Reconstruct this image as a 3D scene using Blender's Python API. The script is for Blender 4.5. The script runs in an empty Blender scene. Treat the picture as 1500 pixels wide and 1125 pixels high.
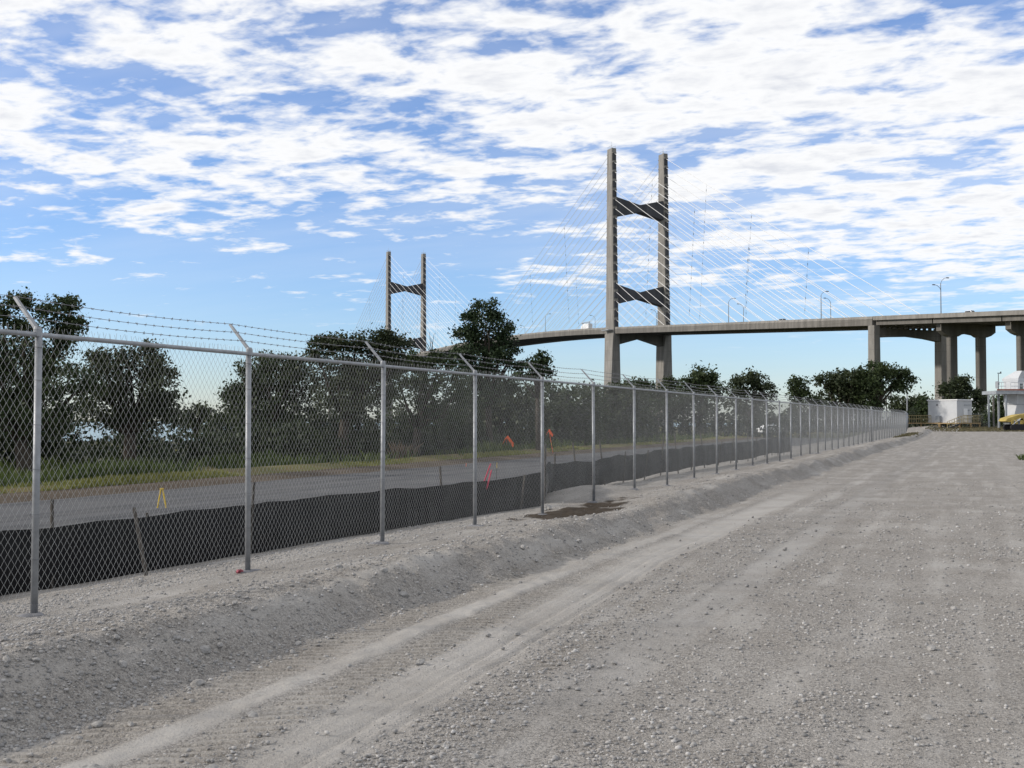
import bpy, math, random
import numpy as np
from mathutils import Vector, Matrix

S = bpy.context.scene
COL = S.collection
R_ = math.radians
rng = np.random.default_rng(7)
random.seed(7)

# ------------------------------------------------------------------ camera
F = 1665.0            # focal length in photo pixels (photo 1500 x 1125)
ZC = 1.85             # eye height above the gravel
PITCH = math.atan(52.5 / F)
cam_d = bpy.data.cameras.new('camera')
cam = bpy.data.objects.new('camera', cam_d)
COL.objects.link(cam)
cam.location = (0, 0, ZC)
cam.rotation_euler = (math.pi / 2 + PITCH, 0, 0)
cam_d.sensor_fit = 'HORIZONTAL'
cam_d.sensor_width = 36.0
cam_d.lens = F / 1500 * 36.0
cam_d.clip_start = 0.1
cam_d.clip_end = 20000
S.camera = cam

# ------------------------------------------------------------------ sun, sky, exposure
SUN_AZ = R_(-96)     # clockwise from +Y: to the left, a little behind
SUN_EL = R_(25)
sdir = Vector((math.sin(SUN_AZ) * math.cos(SUN_EL), math.cos(SUN_AZ) * math.cos(SUN_EL), math.sin(SUN_EL)))
sun_d = bpy.data.lights.new('sun', 'SUN')
sun_d.energy = 3.2
sun_d.angle = R_(3.0)
sun_d.color = (1.0, 0.93, 0.83)
sun = bpy.data.objects.new('sun', sun_d)
COL.objects.link(sun)
sun.rotation_euler = (-sdir).to_track_quat('-Z', 'Y').to_euler()
sun.location = (-60, 20, 60)

S.view_settings.view_transform = 'Standard'
S.view_settings.look = 'None'
S.view_settings.exposure = 0.0
S.view_settings.gamma = 1.0
S.view_settings.use_curve_mapping = False
S.cycles.use_denoising = True
S.cycles.max_bounces = 6
S.cycles.transparent_max_bounces = 12


def build_world():
    w = bpy.data.worlds.new('World')
    S.world = w
    w.cycles.sampling_method = 'MANUAL'
    w.cycles.sample_map_resolution = 512
    w.use_nodes = True
    nt = w.node_tree
    N, L = nt.nodes, nt.links
    N.clear()

    def nd(t, **kw):
        n = N.new(t)
        for k, v in kw.items():
            setattr(n, k, v)
        return n

    def math_(op, a, b=None, c=None, clamp=False):
        n = nd('ShaderNodeMath', operation=op, use_clamp=clamp)
        for i, v in enumerate((a, b, c)):
            if v is None:
                continue
            if isinstance(v, (int, float)):
                n.inputs[i].default_value = v
            else:
                L.new(v, n.inputs[i])
        return n.outputs[0]

    def ramp(x, lo, hi):
        n = nd('ShaderNodeMapRange', interpolation_type='SMOOTHSTEP')
        L.new(x, n.inputs[0])
        n.inputs[1].default_value = lo
        n.inputs[2].default_value = hi
        return n.outputs[0]

    sky = nd('ShaderNodeTexSky', sky_type='NISHITA')
    sky.sun_disc = False
    sky.sun_elevation = SUN_EL
    sky.sun_rotation = SUN_AZ
    sky.altitude = 0
    sky.air_density = 1.0
    sky.dust_density = 0.35
    sky.ozone_density = 4.0
    tc = nd('ShaderNodeTexCoord')
    sx = nd('ShaderNodeSeparateXYZ')
    L.new(tc.outputs['Generated'], sx.inputs[0])
    dz = math_('ADD', math_('MAXIMUM', sx.outputs[2], 0.0), 0.075)
    # a flat sheet of cloud overhead, seen in perspective
    px = math_('DIVIDE', sx.outputs[0], dz)
    py = math_('DIVIDE', sx.outputs[1], dz)

    def vec(x, y, z=0.0):
        c = nd('ShaderNodeCombineXYZ')
        for i, v in enumerate((x, y, z)):
            if isinstance(v, (int, float)):
                c.inputs[i].default_value = v
            else:
                L.new(v, c.inputs[i])
        return c.outputs[0]

    def noise(v, scale, detail, rough, dist=0.0, lac=2.0):
        n = nd('ShaderNodeTexNoise')
        n.inputs['Scale'].default_value = scale
        n.inputs['Detail'].default_value = detail
        n.inputs['Roughness'].default_value = rough
        n.inputs['Lacunarity'].default_value = lac
        n.inputs['Distortion'].default_value = dist
        L.new(v, n.inputs['Vector'])
        return n.outputs['Fac']

    # rolls lie across the view, slightly falling to the right
    ca, sa = math.cos(R_(-24)), math.sin(R_(-24))
    qx = math_('ADD', math_('MULTIPLY', px, ca), math_('MULTIPLY', py, sa))
    qy = math_('SUBTRACT', math_('MULTIPLY', py, ca), math_('MULTIPLY', px, sa))
    P1 = vec(math_('MULTIPLY', qx, 0.80), qy, 3.1)
    big = noise(P1, 1.1, 2.0, 0.5)
    mid = noise(P1, 3.5, 4.0, 0.55, 0.35)
    cell = noise(P1, 8.2, 4.0, 0.55, 0.3)
    fine = noise(P1, 30.0, 4.0, 0.6)
    d = math_('ADD', math_('MULTIPLY', big, 0.26), math_('MULTIPLY', mid, 0.62))
    d = math_('ADD', d, math_('MULTIPLY', math_('SUBTRACT', cell, 0.5), 0.66))
    d = math_('ADD', d, math_('MULTIPLY', math_('SUBTRACT', fine, 0.5), 0.16))
    # edge of the cloud sheet, low on the left
    m = math_('SUBTRACT', py, math_('MULTIPLY', px, 0.52))
    edge = ramp(m, 2.5, 6.3)
    thr = math_('ADD', math_('MULTIPLY', edge, 0.25), 0.290)
    x = math_('SUBTRACT', d, thr)
    cov = math_('POWER', ramp(x, -0.03, 0.19), 0.9)
    thick = math_('MULTIPLY', ramp(x, 0.16, 0.42), ramp(cell, 0.3, 0.60))
    # thin high veil that whitens the blue
    veil = math_('MULTIPLY', ramp(noise(vec(math_('MULTIPLY', qx, 0.4), qy, 9.0), 0.9, 5.0, 0.6), 0.35, 0.75), 0.38)
    veil = math_('MULTIPLY', veil, math_('SUBTRACT', 1.0, math_('MULTIPLY', edge, 0.8)))
    # fade out towards the horizon, where the sheet ends
    low = ramp(sx.outputs[2], 0.04, 0.13)
    cov = math_('MULTIPLY', cov, low)
    # one old contrail crossing the sheet
    off = math_('ABSOLUTE', math_('SUBTRACT', math_('ADD', math_('MULTIPLY', px, 0.912), math_('MULTIPLY', py, 0.408)), 1.755))
    along = math_('SUBTRACT', math_('MULTIPLY', px, 0.408), math_('MULTIPLY', py, 0.912))
    trail = math_('MULTIPLY', math_('SUBTRACT', 1.0, ramp(off, 0.004, 0.020)), ramp(along, -2.45, -2.1))
    trail = math_('MULTIPLY', trail, math_('MULTIPLY', ramp(mid, 0.25, 0.7), 0.75))
    a = math_('MAXIMUM', math_('MAXIMUM', cov, veil), trail)

    hs = nd('ShaderNodeMix', data_type='RGBA', blend_type='MULTIPLY')
    hs.inputs[0].default_value = 1.0
    hs.inputs[7].default_value = (1.10, 1.17, 1.39, 1)
    L.new(sky.outputs[0], hs.inputs[6])
    white = nd('ShaderNodeMix', data_type='RGBA')
    white.inputs[6].default_value = (7.6, 7.65, 7.75, 1)
    white.inputs[7].default_value = (5.7, 5.9, 6.4, 1)
    L.new(thick, white.inputs[0])
    mix = nd('ShaderNodeMix', data_type='RGBA')
    L.new(a, mix.inputs[0])
    L.new(hs.outputs[2], mix.inputs[6])
    L.new(white.outputs[2], mix.inputs[7])
    bg = nd('ShaderNodeBackground')
    bg.inputs['Strength'].default_value = 0.13
    L.new(mix.outputs[2], bg.inputs['Color'])
    out = nd('ShaderNodeOutputWorld')
    L.new(bg.outputs[0], out.inputs[0])


build_world()

# ------------------------------------------------------------------ coordinates
TH = math.atan(678 / F)
DV = np.array((math.sin(TH), math.cos(TH)))       # along the fence, away from us
RV = np.array((math.cos(TH), -math.sin(TH)))      # to the right of the fence
UF = -7.39                                        # the fence line


def W(u, v):
    """yard coordinates (u right of camera, v along the fence) to world x, y"""
    return u * RV[0] + v * DV[0], u * RV[1] + v * DV[1]


def UV_of(x, y):
    return x * RV[0] + y * RV[1], x * DV[0] + y * DV[1]


def at(px, py, d):
    """world point that stands d metres ahead in the direction of a photo pixel"""
    a, b = (px - 750) / F, (562.5 - py) / F
    cp, sp = math.cos(PITCH), math.sin(PITCH)
    y = cp - b * sp
    z = sp + b * cp
    k = d / y
    return Vector((a * k, d, ZC + z * k))


# ------------------------------------------------------------------ helpers
def tag(o, label=None, cat=None, group=None, kind=None):
    if label:
        o['label'] = label
    if cat:
        o['category'] = cat
    if group:
        o['group'] = group
    if kind:
        o['kind'] = kind
    return o


def empty(name, loc=(0, 0, 0), rz=0.0, parent=None):
    o = bpy.data.objects.new(name, None)
    o.empty_display_size = 0.3
    o.location = loc
    o.rotation_euler = (0, 0, rz)
    COL.objects.link(o)
    if parent:
        o.parent = parent
    return o


def mesh_np(name, verts, faces, n, smooth=False):
    """faces: (k, n) int array"""
    me = bpy.data.meshes.new(name)
    verts = np.asarray(verts, dtype=np.float32)
    faces = np.asarray(faces, dtype=np.int32)
    me.vertices.add(len(verts))
    me.vertices.foreach_set('co', verts.ravel())
    me.loops.add(faces.size)
    me.loops.foreach_set('vertex_index', faces.ravel())
    me.polygons.add(len(faces))
    me.polygons.foreach_set('loop_start', np.arange(0, faces.size, n, dtype=np.int32))
    me.polygons.foreach_set('loop_total', np.full(len(faces), n, dtype=np.int32))
    if smooth:
        me.polygons.foreach_set('use_smooth', np.ones(len(faces), dtype=bool))
    me.update(calc_edges=True)
    return me


def put(name, me, mat=None, parent=None, loc=(0, 0, 0), rot=(0, 0, 0)):
    o = bpy.data.objects.new(name, me)
    COL.objects.link(o)
    if mat is not None and not me.materials:
        me.materials.append(mat)
    if parent:
        o.parent = parent
    o.location = loc
    o.rotation_euler = rot
    return o


class MB:
    """collects shapes for one mesh"""

    def __init__(s):
        s.v, s.f = [], []

    def add(s, vs, fs):
        b = len(s.v)
        s.v += [tuple(v) for v in vs]
        s.f += [tuple(i + b for i in f) for f in fs]

    def box(s, c, size, ax=None, bev=0.0):
        hx, hy, hz = (q / 2 for q in size)
        M = ax if ax is not None else Matrix.Identity(3)
        c = Vector(c)
        b = min(bev, hx * .45, hy * .45, hz * .45)
        if b <= 0:
            p = [(x, y, z) for z in (-hz, hz) for (x, y) in ((-hx, -hy), (hx, -hy), (hx, hy), (-hx, hy))]
            fs = [(3, 2, 1, 0), (4, 5, 6, 7), (0, 1, 5, 4), (1, 2, 6, 5), (2, 3, 7, 6), (3, 0, 4, 7)]
        else:
            ring = lambda hx, hy, b: [(-hx + b, -hy), (hx - b, -hy), (hx, -hy + b), (hx, hy - b), (hx - b, hy), (-hx + b, hy), (-hx, hy - b), (-hx, -hy + b)]
            p = [(x, y, -hz) for x, y in ring(hx - b, hy - b, b * .6)]
            p += [(x, y, -hz + b) for x, y in ring(hx, hy, b)]
            p += [(x, y, hz - b) for x, y in ring(hx, hy, b)]
            p += [(x, y, hz) for x, y in ring(hx - b, hy - b, b * .6)]
            fs = [tuple(range(7, -1, -1)), tuple(range(24, 32))]
            for r in range(3):
                for i in range(8):
                    j = (i + 1) % 8
                    fs.append((r * 8 + i, r * 8 + j, r * 8 + 8 + j, r * 8 + 8 + i))
        s.add([c + M @ Vector(q) for q in p], fs)

    def tube(s, pts, rad, n=6, caps=True):
        pts = [Vector(p) for p in pts]
        if isinstance(rad, (int, float)):
            rad = [rad] * len(pts)
        up = Vector((0, 0, 1))
        vs = []
        prev = None
        for i, p in enumerate(pts):
            t = (pts[min(i + 1, len(pts) - 1)] - pts[max(i - 1, 0)]).normalized()
            if prev is None:
                a = up if abs(t.z) < 0.9 else Vector((1, 0, 0))
                x = t.cross(a).normalized()
            else:
                x = (prev - t * prev.dot(t)).normalized()
            prev = x
            y = t.cross(x)
            for k in range(n):
                q = 2 * math.pi * k / n
                vs.append(p + (x * math.cos(q) + y * math.sin(q)) * rad[i])
        fs = []
        for i in range(len(pts) - 1):
            for k in range(n):
                k2 = (k + 1) % n
                fs.append((i * n + k, i * n + k2, i * n + n + k2, i * n + n + k))
        if caps:
            fs.append(tuple(range(n - 1, -1, -1)))
            m = (len(pts) - 1) * n
            fs.append(tuple(range(m, m + n)))
        s.add(vs, fs)

    def prism(s, poly, a, b):
        """poly: list of 3d points (one face); extruded from offset a to offset b (vectors)"""
        n = len(poly)
        a, b = Vector(a), Vector(b)
        vs = [Vector(p) + a for p in poly] + [Vector(p) + b for p in poly]
        fs = [tuple(range(n - 1, -1, -1)), tuple(range(n, 2 * n))]
        for i in range(n):
            j = (i + 1) % n
            fs.append((i, j, n + j, n + i))
        s.add(vs, fs)

    def loft(s, rings, caps=True):
        n = len(rings[0])
        vs = [v for r in rings for v in r]
        fs = []
        for i in range(len(rings) - 1):
            for k in range(n):
                k2 = (k + 1) % n
                fs.append((i * n + k, i * n + k2, i * n + n + k2, i * n + n + k))
        if caps:
            fs.append(tuple(range(n - 1, -1, -1)))
            m = (len(rings) - 1) * n
            fs.append(tuple(range(m, m + n)))
        s.add(vs, fs)

    def mesh(s, name, smooth=False):
        me = bpy.data.meshes.new(name)
        me.from_pydata([tuple(v) for v in s.v], [], s.f)
        if smooth:
            for p in me.polygons:
                p.use_smooth = True
        # consistent outward normals
        import bmesh
        bm = bmesh.new()
        bm.from_mesh(me)
        bmesh.ops.recalc_face_normals(bm, faces=bm.faces)
        bm.to_mesh(me)
        bm.free()
        return me

    def build(s, name, mat, parent=None, loc=(0, 0, 0), rot=(0, 0, 0), smooth=False):
        return put(name, s.mesh(name, smooth), mat, parent, loc, rot)


# lattice value noise for numpy
_lat = np.random.default_rng(11).random((256, 256))


def vnoise(x, y):
    xi = np.floor(x).astype(int)
    yi = np.floor(y).astype(int)
    fx, fy = x - xi, y - yi
    fx = fx * fx * (3 - 2 * fx)
    fy = fy * fy * (3 - 2 * fy)
    a = _lat[xi & 255, yi & 255]
    b = _lat[(xi + 1) & 255, yi & 255]
    c = _lat[xi & 255, (yi + 1) & 255]
    d = _lat[(xi + 1) & 255, (yi + 1) & 255]
    return (a * (1 - fx) + b * fx) * (1 - fy) + (c * (1 - fx) + d * fx) * fy - 0.5


def fbm(x, y, o=4):
    s, a = 0, 1.0
    for i in range(o):
        s = s + a * vnoise(x * 2 ** i + 17.3 * i, y * 2 ** i + 5.1 * i)
        a *= 0.5
    return s


def sstep(x, a, b):
    t = np.clip((x - a) / (b - a), 0, 1)
    return t * t * (3 - 2 * t)


# ------------------------------------------------------------------ materials
MATS = {}


def mat_nodes(name):
    m = bpy.data.materials.new(name)
    m.use_nodes = True
    nt = m.node_tree
    return m, nt.nodes, nt.links, nt.nodes['Principled BSDF']


def mix_rgb(N, L, fac, a, b, blend='MIX'):
    n = N.new('ShaderNodeMix')
    n.data_type = 'RGBA'
    n.blend_type = blend
    for i, v in ((0, fac), (6, a), (7, b)):
        if hasattr(v, 'is_linked') or hasattr(v, 'links'):
            L.new(v, n.inputs[i])
        elif i == 0:
            n.inputs[0].default_value = v
        else:
            n.inputs[i].default_value = (*v[:3], 1)
    return n.outputs[2]


def noise_node(N, L, vec, scale, detail=4, rough=.55, dist=0.0):
    n = N.new('ShaderNodeTexNoise')
    n.inputs['Scale'].default_value = scale
    n.inputs['Detail'].default_value = detail
    n.inputs['Roughness'].default_value = rough
    n.inputs['Distortion'].default_value = dist
    if vec is not None:
        L.new(vec, n.inputs['Vector'])
    return n.outputs['Fac']


def maprange(N, L, x, a, b, c=0.0, d=1.0, smooth=True):
    n = N.new('ShaderNodeMapRange')
    if smooth:
        n.interpolation_type = 'SMOOTHSTEP'
    L.new(x, n.inputs[0])
    for i, v in zip((1, 2, 3, 4), (a, b, c, d)):
        n.inputs[i].default_value = v
    return n.outputs[0]


def mathn(N, L, op, a, b=None):
    n = N.new('ShaderNodeMath')
    n.operation = op
    for i, v in enumerate((a, b)):
        if v is None:
            continue
        if isinstance(v, (int, float)):
            n.inputs[i].default_value = v
        else:
            L.new(v, n.inputs[i])
    return n.outputs[0]


def simple(name, col, rough=.7, metal=0.0, var=.12, scale=3.0, bump=0.0, spec=0.3, col2=None):
    """plain paint or material with a soft mottling in object space"""
    if name in MATS:
        return MATS[name]
    m, N, L, B = mat_nodes(name)
    tc = N.new('ShaderNodeTexCoord')
    f = noise_node(N, L, tc.outputs['Object'], scale, 5, .6)
    f2 = maprange(N, L, f, .3, .7)
    c1 = tuple(c * (1 - var) for c in col)
    c2 = col2 or tuple(min(1, c * (1 + var)) for c in col)
    L.new(mix_rgb(N, L, f2, c1, c2), B.inputs['Base Color'])
    B.inputs['Roughness'].default_value = rough
    B.inputs['Metallic'].default_value = metal
    B.inputs['Specular IOR Level'].default_value = spec
    if bump:
        b = N.new('ShaderNodeBump')
        b.inputs['Strength'].default_value = bump
        b.inputs['Distance'].default_value = 0.02
        L.new(noise_node(N, L, tc.outputs['Object'], scale * 12, 4, .6), b.inputs['Height'])
        L.new(b.outputs[0], B.inputs['Normal'])
    MATS[name] = m
    return m


def concrete_mat(name, col, scale=.12, streak=True):
    m, N, L, B = mat_nodes(name)
    tc = N.new('ShaderNodeTexCoord')
    mp = N.new('ShaderNodeMapping')
    mp.inputs['Scale'].default_value = (1, 1, .16)
    L.new(tc.outputs['Object'], mp.inputs[0])
    f = maprange(N, L, noise_node(N, L, mp.outputs[0], scale * 4, 6, .65), .32, .7)
    g = maprange(N, L, noise_node(N, L, tc.outputs['Object'], scale, 4, .6), .3, .7)
    c = mix_rgb(N, L, f, tuple(q * .64 for q in col), tuple(q * 1.16 for q in col))
    c = mix_rgb(N, L, g, c, mix_rgb(N, L, .5, c, tuple(q * .85 for q in col)))
    sp_ = N.new('ShaderNodeSeparateXYZ')
    L.new(tc.outputs['Object'], sp_.inputs[0])
    fr = mathn(N, L, 'FRACT', mathn(N, L, 'DIVIDE', sp_.outputs[2], 5.4))
    joint = maprange(N, L, fr, .0, .055, 1, 0)
    lift = mathn(N, L, 'FRACT', mathn(N, L, 'MULTIPLY', mathn(N, L, 'FLOOR', mathn(N, L, 'DIVIDE', sp_.outputs[2], 5.4)), .618))
    c = mix_rgb(N, L, mathn(N, L, 'MULTIPLY', lift, .22), c, tuple(q * .62 for q in col))
    c = mix_rgb(N, L, mathn(N, L, 'MULTIPLY', joint, .45), c, tuple(q * .45 for q in col))
    L.new(c, B.inputs['Base Color'])
    B.inputs['Roughness'].default_value = .85
    B.inputs['Specular IOR Level'].default_value = .2
    return m


def leaf_mat(name, a, b, trans=.25):
    m, N, L, B = mat_nodes(name)
    geo = N.new('ShaderNodeNewGeometry')
    tc = N.new('ShaderNodeTexCoord')
    f = maprange(N, L, noise_node(N, L, tc.outputs['Object'], .55, 3, .6), .35, .65)
    r = geo.outputs['Random Per Island']
    k = mathn(N, L, 'ADD', mathn(N, L, 'MULTIPLY', f, .55), mathn(N, L, 'MULTIPLY', r, .45))
    c = mix_rgb(N, L, k, a, b)
    L.new(c, B.inputs['Base Color'])
    B.inputs['Roughness'].default_value = .55
    B.inputs['Specular IOR Level'].default_value = .25
    t = N.new('ShaderNodeBsdfTranslucent')
    L.new(c, t.inputs[0])
    mx = N.new('ShaderNodeMixShader')
    mx.inputs[0].default_value = trans
    L.new(B.outputs[0], mx.inputs[1])
    L.new(t.outputs[0], mx.inputs[2])
    L.new(mx.outputs[0], N['Material Output'].inputs[0])
    return m


M_GALV = simple('galvanised_steel', (.25, .26, .275), .5, .3, .16, 9.0, 0, .5)
M_GALVD = simple('weathered_tie_wire', (.16, .16, .17), .5, .5, .15, 9.0)
M_MESH = simple('galvanised_wire', (.27, .28, .29), .5, .3, .15, 2.0, 0, .5)
M_BARB = simple('barbed_wire_steel', (.20, .205, .22), .5, .5, .15, 8.0)
M_FOOT = simple('footing_concrete', (.19, .19, .20), .9, 0, .2, 8.0, .5)
M_CONC = concrete_mat('bridge_concrete', (.258, .244, .224))
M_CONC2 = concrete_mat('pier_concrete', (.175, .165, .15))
M_CONC_SHADE = concrete_mat('shaded_concrete', (.075, .077, .085))  # bridge concrete darkened: shade of struts and anchor recesses put into the colour
M_CABLE = simple('stay_sheath', (.70, .69, .68), .5, 0, .05, .05)
M_DARKM = simple('dark_steel', (.05, .052, .058), .5, .4, .2, 5)
M_LAMP = simple('lamp_pole_metal', (.22, .23, .24), .45, .6, .1, 3)
M_SILT = simple('black_geotextile', (.0075, .008, .010), .72, 0, .35, 2.2, .4, .25, (.012, .012, .0125))
M_SILT.node_tree.nodes['Principled BSDF'].inputs['Roughness'].default_value = .8
M_WOOD = simple('grey_stake_wood', (.06, .053, .046), .9, 0, .3, 14, .4)
M_LATH = simple('fresh_lath_wood', (.36, .26, .14), .85, 0, .2, 14, .3)
M_ORANGE = simple('orange_tape', (.85, .14, .03), .55, 0, .12, 12)
M_PINK = simple('pink_paint', (.46, .045, .09), .6, 0, .2, 14)
M_YELLOW = simple('yellow_paint', (.55, .38, .04), .55, 0, .15, 10)
M_OCHRE = simple('dusty_yellow_paint', (.36, .27, .075), .7, 0, .25, 2.0)
M_DULLPINK = simple('faded_pink_ribbon', (.33, .085, .11), .7, 0, .2, 14)
M_WHITEP = simple('white_paint', (.74, .75, .76), .5, 0, .06, 1.2)
M_WHITED = simple('weathered_white_paint', (.48, .495, .515), .6, 0, .05, 1.2)
M_GLASS = simple('dark_glass', (.02, .024, .03), .1, 0, .1, 1, 0, .6)
M_RUBBER = simple('tyre_rubber', (.018, .018, .02), .85, 0, .2, 10)
M_GREYM = simple('grey_machine_paint', (.30, .32, .34), .5, .1, .15, 2)
M_REDRUST = simple('red_oxide_steel', (.26, .10, .07), .7, 0, .25, 4)
M_BARK = simple('tree_bark', (.05, .041, .032), .95, 0, .35, 5, .6)
M_LEAFA = leaf_mat('oak_leaves', (.019, .034, .013), (.055, .076, .028))
M_LEAFB = leaf_mat('dull_oak_leaves', (.022, .033, .015), (.058, .073, .033))
M_LEAFP = leaf_mat('pine_needles', (.016, .032, .013), (.046, .070, .030), .15)
M_BRUSH = leaf_mat('undergrowth_leaves', (.014, .023, .010), (.038, .053, .022))
M_WEED = leaf_mat('verge_weeds', (.033, .056, .016), (.095, .125, .036), .32)
M_GRASS = leaf_mat('mown_grass', (.13, .145, .035), (.27, .27, .085), .35)
M_DRYG = leaf_mat('brown_green_grass', (.07, .07, .035), (.15, .125, .07), .25)
M_DRY = leaf_mat('dry_weeds', (.10, .075, .05), (.22, .165, .115), .25)


def gravel_mat():
    m, N, L, B = mat_nodes('crushed_limestone')
    tc = N.new('ShaderNodeTexCoord')
    uv = N.new('ShaderNodeUVMap')
    uv.uv_map = 'yard'
    pos = tc.outputs['Object']
    sep = N.new('ShaderNodeSeparateXYZ')
    L.new(uv.outputs[0], sep.inputs[0])
    u, v = sep.outputs[0], sep.outputs[1]
    # stones
    vo = N.new('ShaderNodeTexVoronoi')
    vo.inputs['Scale'].default_value = 46
    vo.inputs['Randomness'].default_value = 1
    L.new(pos, vo.inputs['Vector'])
    vo2 = N.new('ShaderNodeTexVoronoi')
    vo2.inputs['Scale'].default_value = 115
    L.new(pos, vo2.inputs['Vector'])
    cellc = N.new('ShaderNodeSeparateColor')
    L.new(vo.outputs['Color'], cellc.inputs[0])
    cellc2 = N.new('ShaderNodeSeparateColor')
    L.new(vo2.outputs['Color'], cellc2.inputs[0])
    big = noise_node(N, L, pos, .55, 5, .6, .4)
    med = noise_node(N, L, pos, 3.5, 5, .65)
    # stretched along the wheel paths
    mp = N.new('ShaderNodeMapping')
    mp.inputs['Scale'].default_value = (2.6, .16, 1)
    L.new(uv.outputs[0], mp.inputs[0])
    lanes = noise_node(N, L, mp.outputs[0], 1.0, 5, .6)
    stone = mix_rgb(N, L, cellc.outputs[0], (.13, .122, .114), (.36, .345, .325))
    stone = mix_rgb(N, L, .5, stone, mix_rgb(N, L, cellc2.outputs[1], (.10, .095, .09), (.40, .385, .365)))
    fines = mix_rgb(N, L, med, (.30, .292, .28), (.39, .38, .366))
    fm = mathn(N, L, 'ADD', mathn(N, L, 'MULTIPLY', lanes, .8), mathn(N, L, 'MULTIPLY', big, .5))
    fm = maprange(N, L, fm, .60, .86)
    # compacted wheel tracks carried in a vertex attribute
    at_ = N.new('ShaderNodeAttribute')
    at_.attribute_name = 'track'
    tr = at_.outputs['Fac']
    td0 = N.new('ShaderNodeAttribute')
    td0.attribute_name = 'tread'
    fm = mathn(N, L, 'MAXIMUM', mathn(N, L, 'MULTIPLY', fm, .75), mathn(N, L, 'MULTIPLY', tr, .92))
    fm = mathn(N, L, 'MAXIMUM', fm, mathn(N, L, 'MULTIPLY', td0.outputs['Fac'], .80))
    base = mix_rgb(N, L, fm, stone, fines)
    tint = mix_rgb(N, L, maprange(N, L, noise_node(N, L, pos, .9, 4, .6), .35, .68), (1.11, 1.09, 1.065), (.96, .93, .895))
    base = mix_rgb(N, L, 1.0, base, tint, 'MULTIPLY')
    base = mix_rgb(N, L, mathn(N, L, 'MULTIPLY', td0.outputs['Fac'], .75), base, mix_rgb(N, L, 1.0, base, (.74, .70, .64), 'MULTIPLY'))  # tan tread band; extra darkening paints the shade inside the lug grooves
    # damp soil in the washout, carried in a vertex attribute
    so = N.new('ShaderNodeAttribute')
    so.attribute_name = 'soil'
    base = mix_rgb(N, L, so.outputs['Fac'], base, mix_rgb(N, L, med, (.030, .024, .018), (.085, .068, .052)))
    L.new(base, B.inputs['Base Color'])
    B.inputs['Roughness'].default_value = .95
    B.inputs['Specular IOR Level'].default_value = .12
    # relief: stones, tread bars across the tracks
    h1 = maprange(N, L, vo.outputs['Distance'], 0, .6, 1, 0)
    h1 = mathn(N, L, 'MULTIPLY', h1, cellc.outputs[1])
    h2 = maprange(N, L, vo2.outputs['Distance'], 0, .6, .4, 0)
    hh = mathn(N, L, 'ADD', h1, h2)
    hh = mathn(N, L, 'MULTIPLY', hh, mathn(N, L, 'SUBTRACT', 1.0, mathn(N, L, 'MULTIPLY', fm, .72)))
    td = N.new('ShaderNodeAttribute')
    td.attribute_name = 'tread'
    wv = N.new('ShaderNodeTexWave')
    wv.inputs['Scale'].default_value = 3.4
    wv.inputs['Distortion'].default_value = 2.0
    wv.inputs['Detail'].default_value = 2
    mp2 = N.new('ShaderNodeMapping')
    mp2.inputs['Rotation'].default_value = (0, 0, R_(62))
    L.new(uv.outputs[0], mp2.inputs[0])
    L.new(mp2.outputs[0], wv.inputs['Vector'])
    tt = mathn(N, L, 'MULTIPLY', mathn(N, L, 'MULTIPLY', wv.outputs['Fac'], td.outputs['Fac']), 1.1)
    bp = N.new('ShaderNodeBump')
    bp.inputs['Strength'].default_value = .85
    bp.inputs['Distance'].default_value = .013
    L.new(hh, bp.inputs['Height'])
    L.new(bp.outputs[0], B.inputs['Normal'])
    return m


M_GRAVEL = gravel_mat()
M_STONE = simple('limestone_rock', (.31, .30, .288), .95, 0, .25, 1.3, .4, .15)


def asphalt_mat():
    m, N, L, B = mat_nodes('worn_asphalt')
    uv = N.new('ShaderNodeUVMap')
    uv.uv_map = 'yard'
    tc = N.new('ShaderNodeTexCoord')
    mp = N.new('ShaderNodeMapping')
    mp.inputs['Scale'].default_value = (1.5, .03, 1)
    L.new(uv.outputs[0], mp.inputs[0])
    f = maprange(N, L, noise_node(N, L, mp.outputs[0], 1.0, 5, .65), .3, .7)
    g = maprange(N, L, noise_node(N, L, tc.outputs['Object'], .6, 6, .65), .35, .7)
    c = mix_rgb(N, L, f, (.048, .049, .053), (.098, .099, .103))
    c = mix_rgb(N, L, mathn(N, L, 'MULTIPLY', g, .4), c, (.13, .127, .124))
    L.new(c, B.inputs['Base Color'])
    B.inputs['Roughness'].default_value = .9
    B.inputs['Specular IOR Level'].default_value = .2
    bp = N.new('ShaderNodeBump')
    bp.inputs['Strength'].default_value = .4
    bp.inputs['Distance'].default_value = .01
    L.new(noise_node(N, L, tc.outputs['Object'], 60, 3, .6), bp.inputs['Height'])
    L.new(bp.outputs[0], B.inputs['Normal'])
    return m


M_ASPH = asphalt_mat()


def earth_mat(name, a, b, c, s=.25):
    m, N, L, B = mat_nodes(name)
    tc = N.new('ShaderNodeTexCoord')
    f = maprange(N, L, noise_node(N, L, tc.outputs['Object'], s, 6, .65), .35, .68)
    g = maprange(N, L, noise_node(N, L, tc.outputs['Object'], s * 9, 5, .65), .35, .68)
    k = mix_rgb(N, L, f, a, b)
    k = mix_rgb(N, L, mathn(N, L, 'MULTIPLY', g, .6), k, c)
    L.new(k, B.inputs['Base Color'])
    B.inputs['Roughness'].default_value = .95
    B.inputs['Specular IOR Level'].default_value = .1
    bp = N.new('ShaderNodeBump')
    bp.inputs['Strength'].default_value = .7
    bp.inputs['Distance'].default_value = .05
    L.new(noise_node(N, L, tc.outputs['Object'], s * 50, 4, .6), bp.inputs['Height'])
    L.new(bp.outputs[0], B.inputs['Normal'])
    return m


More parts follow.
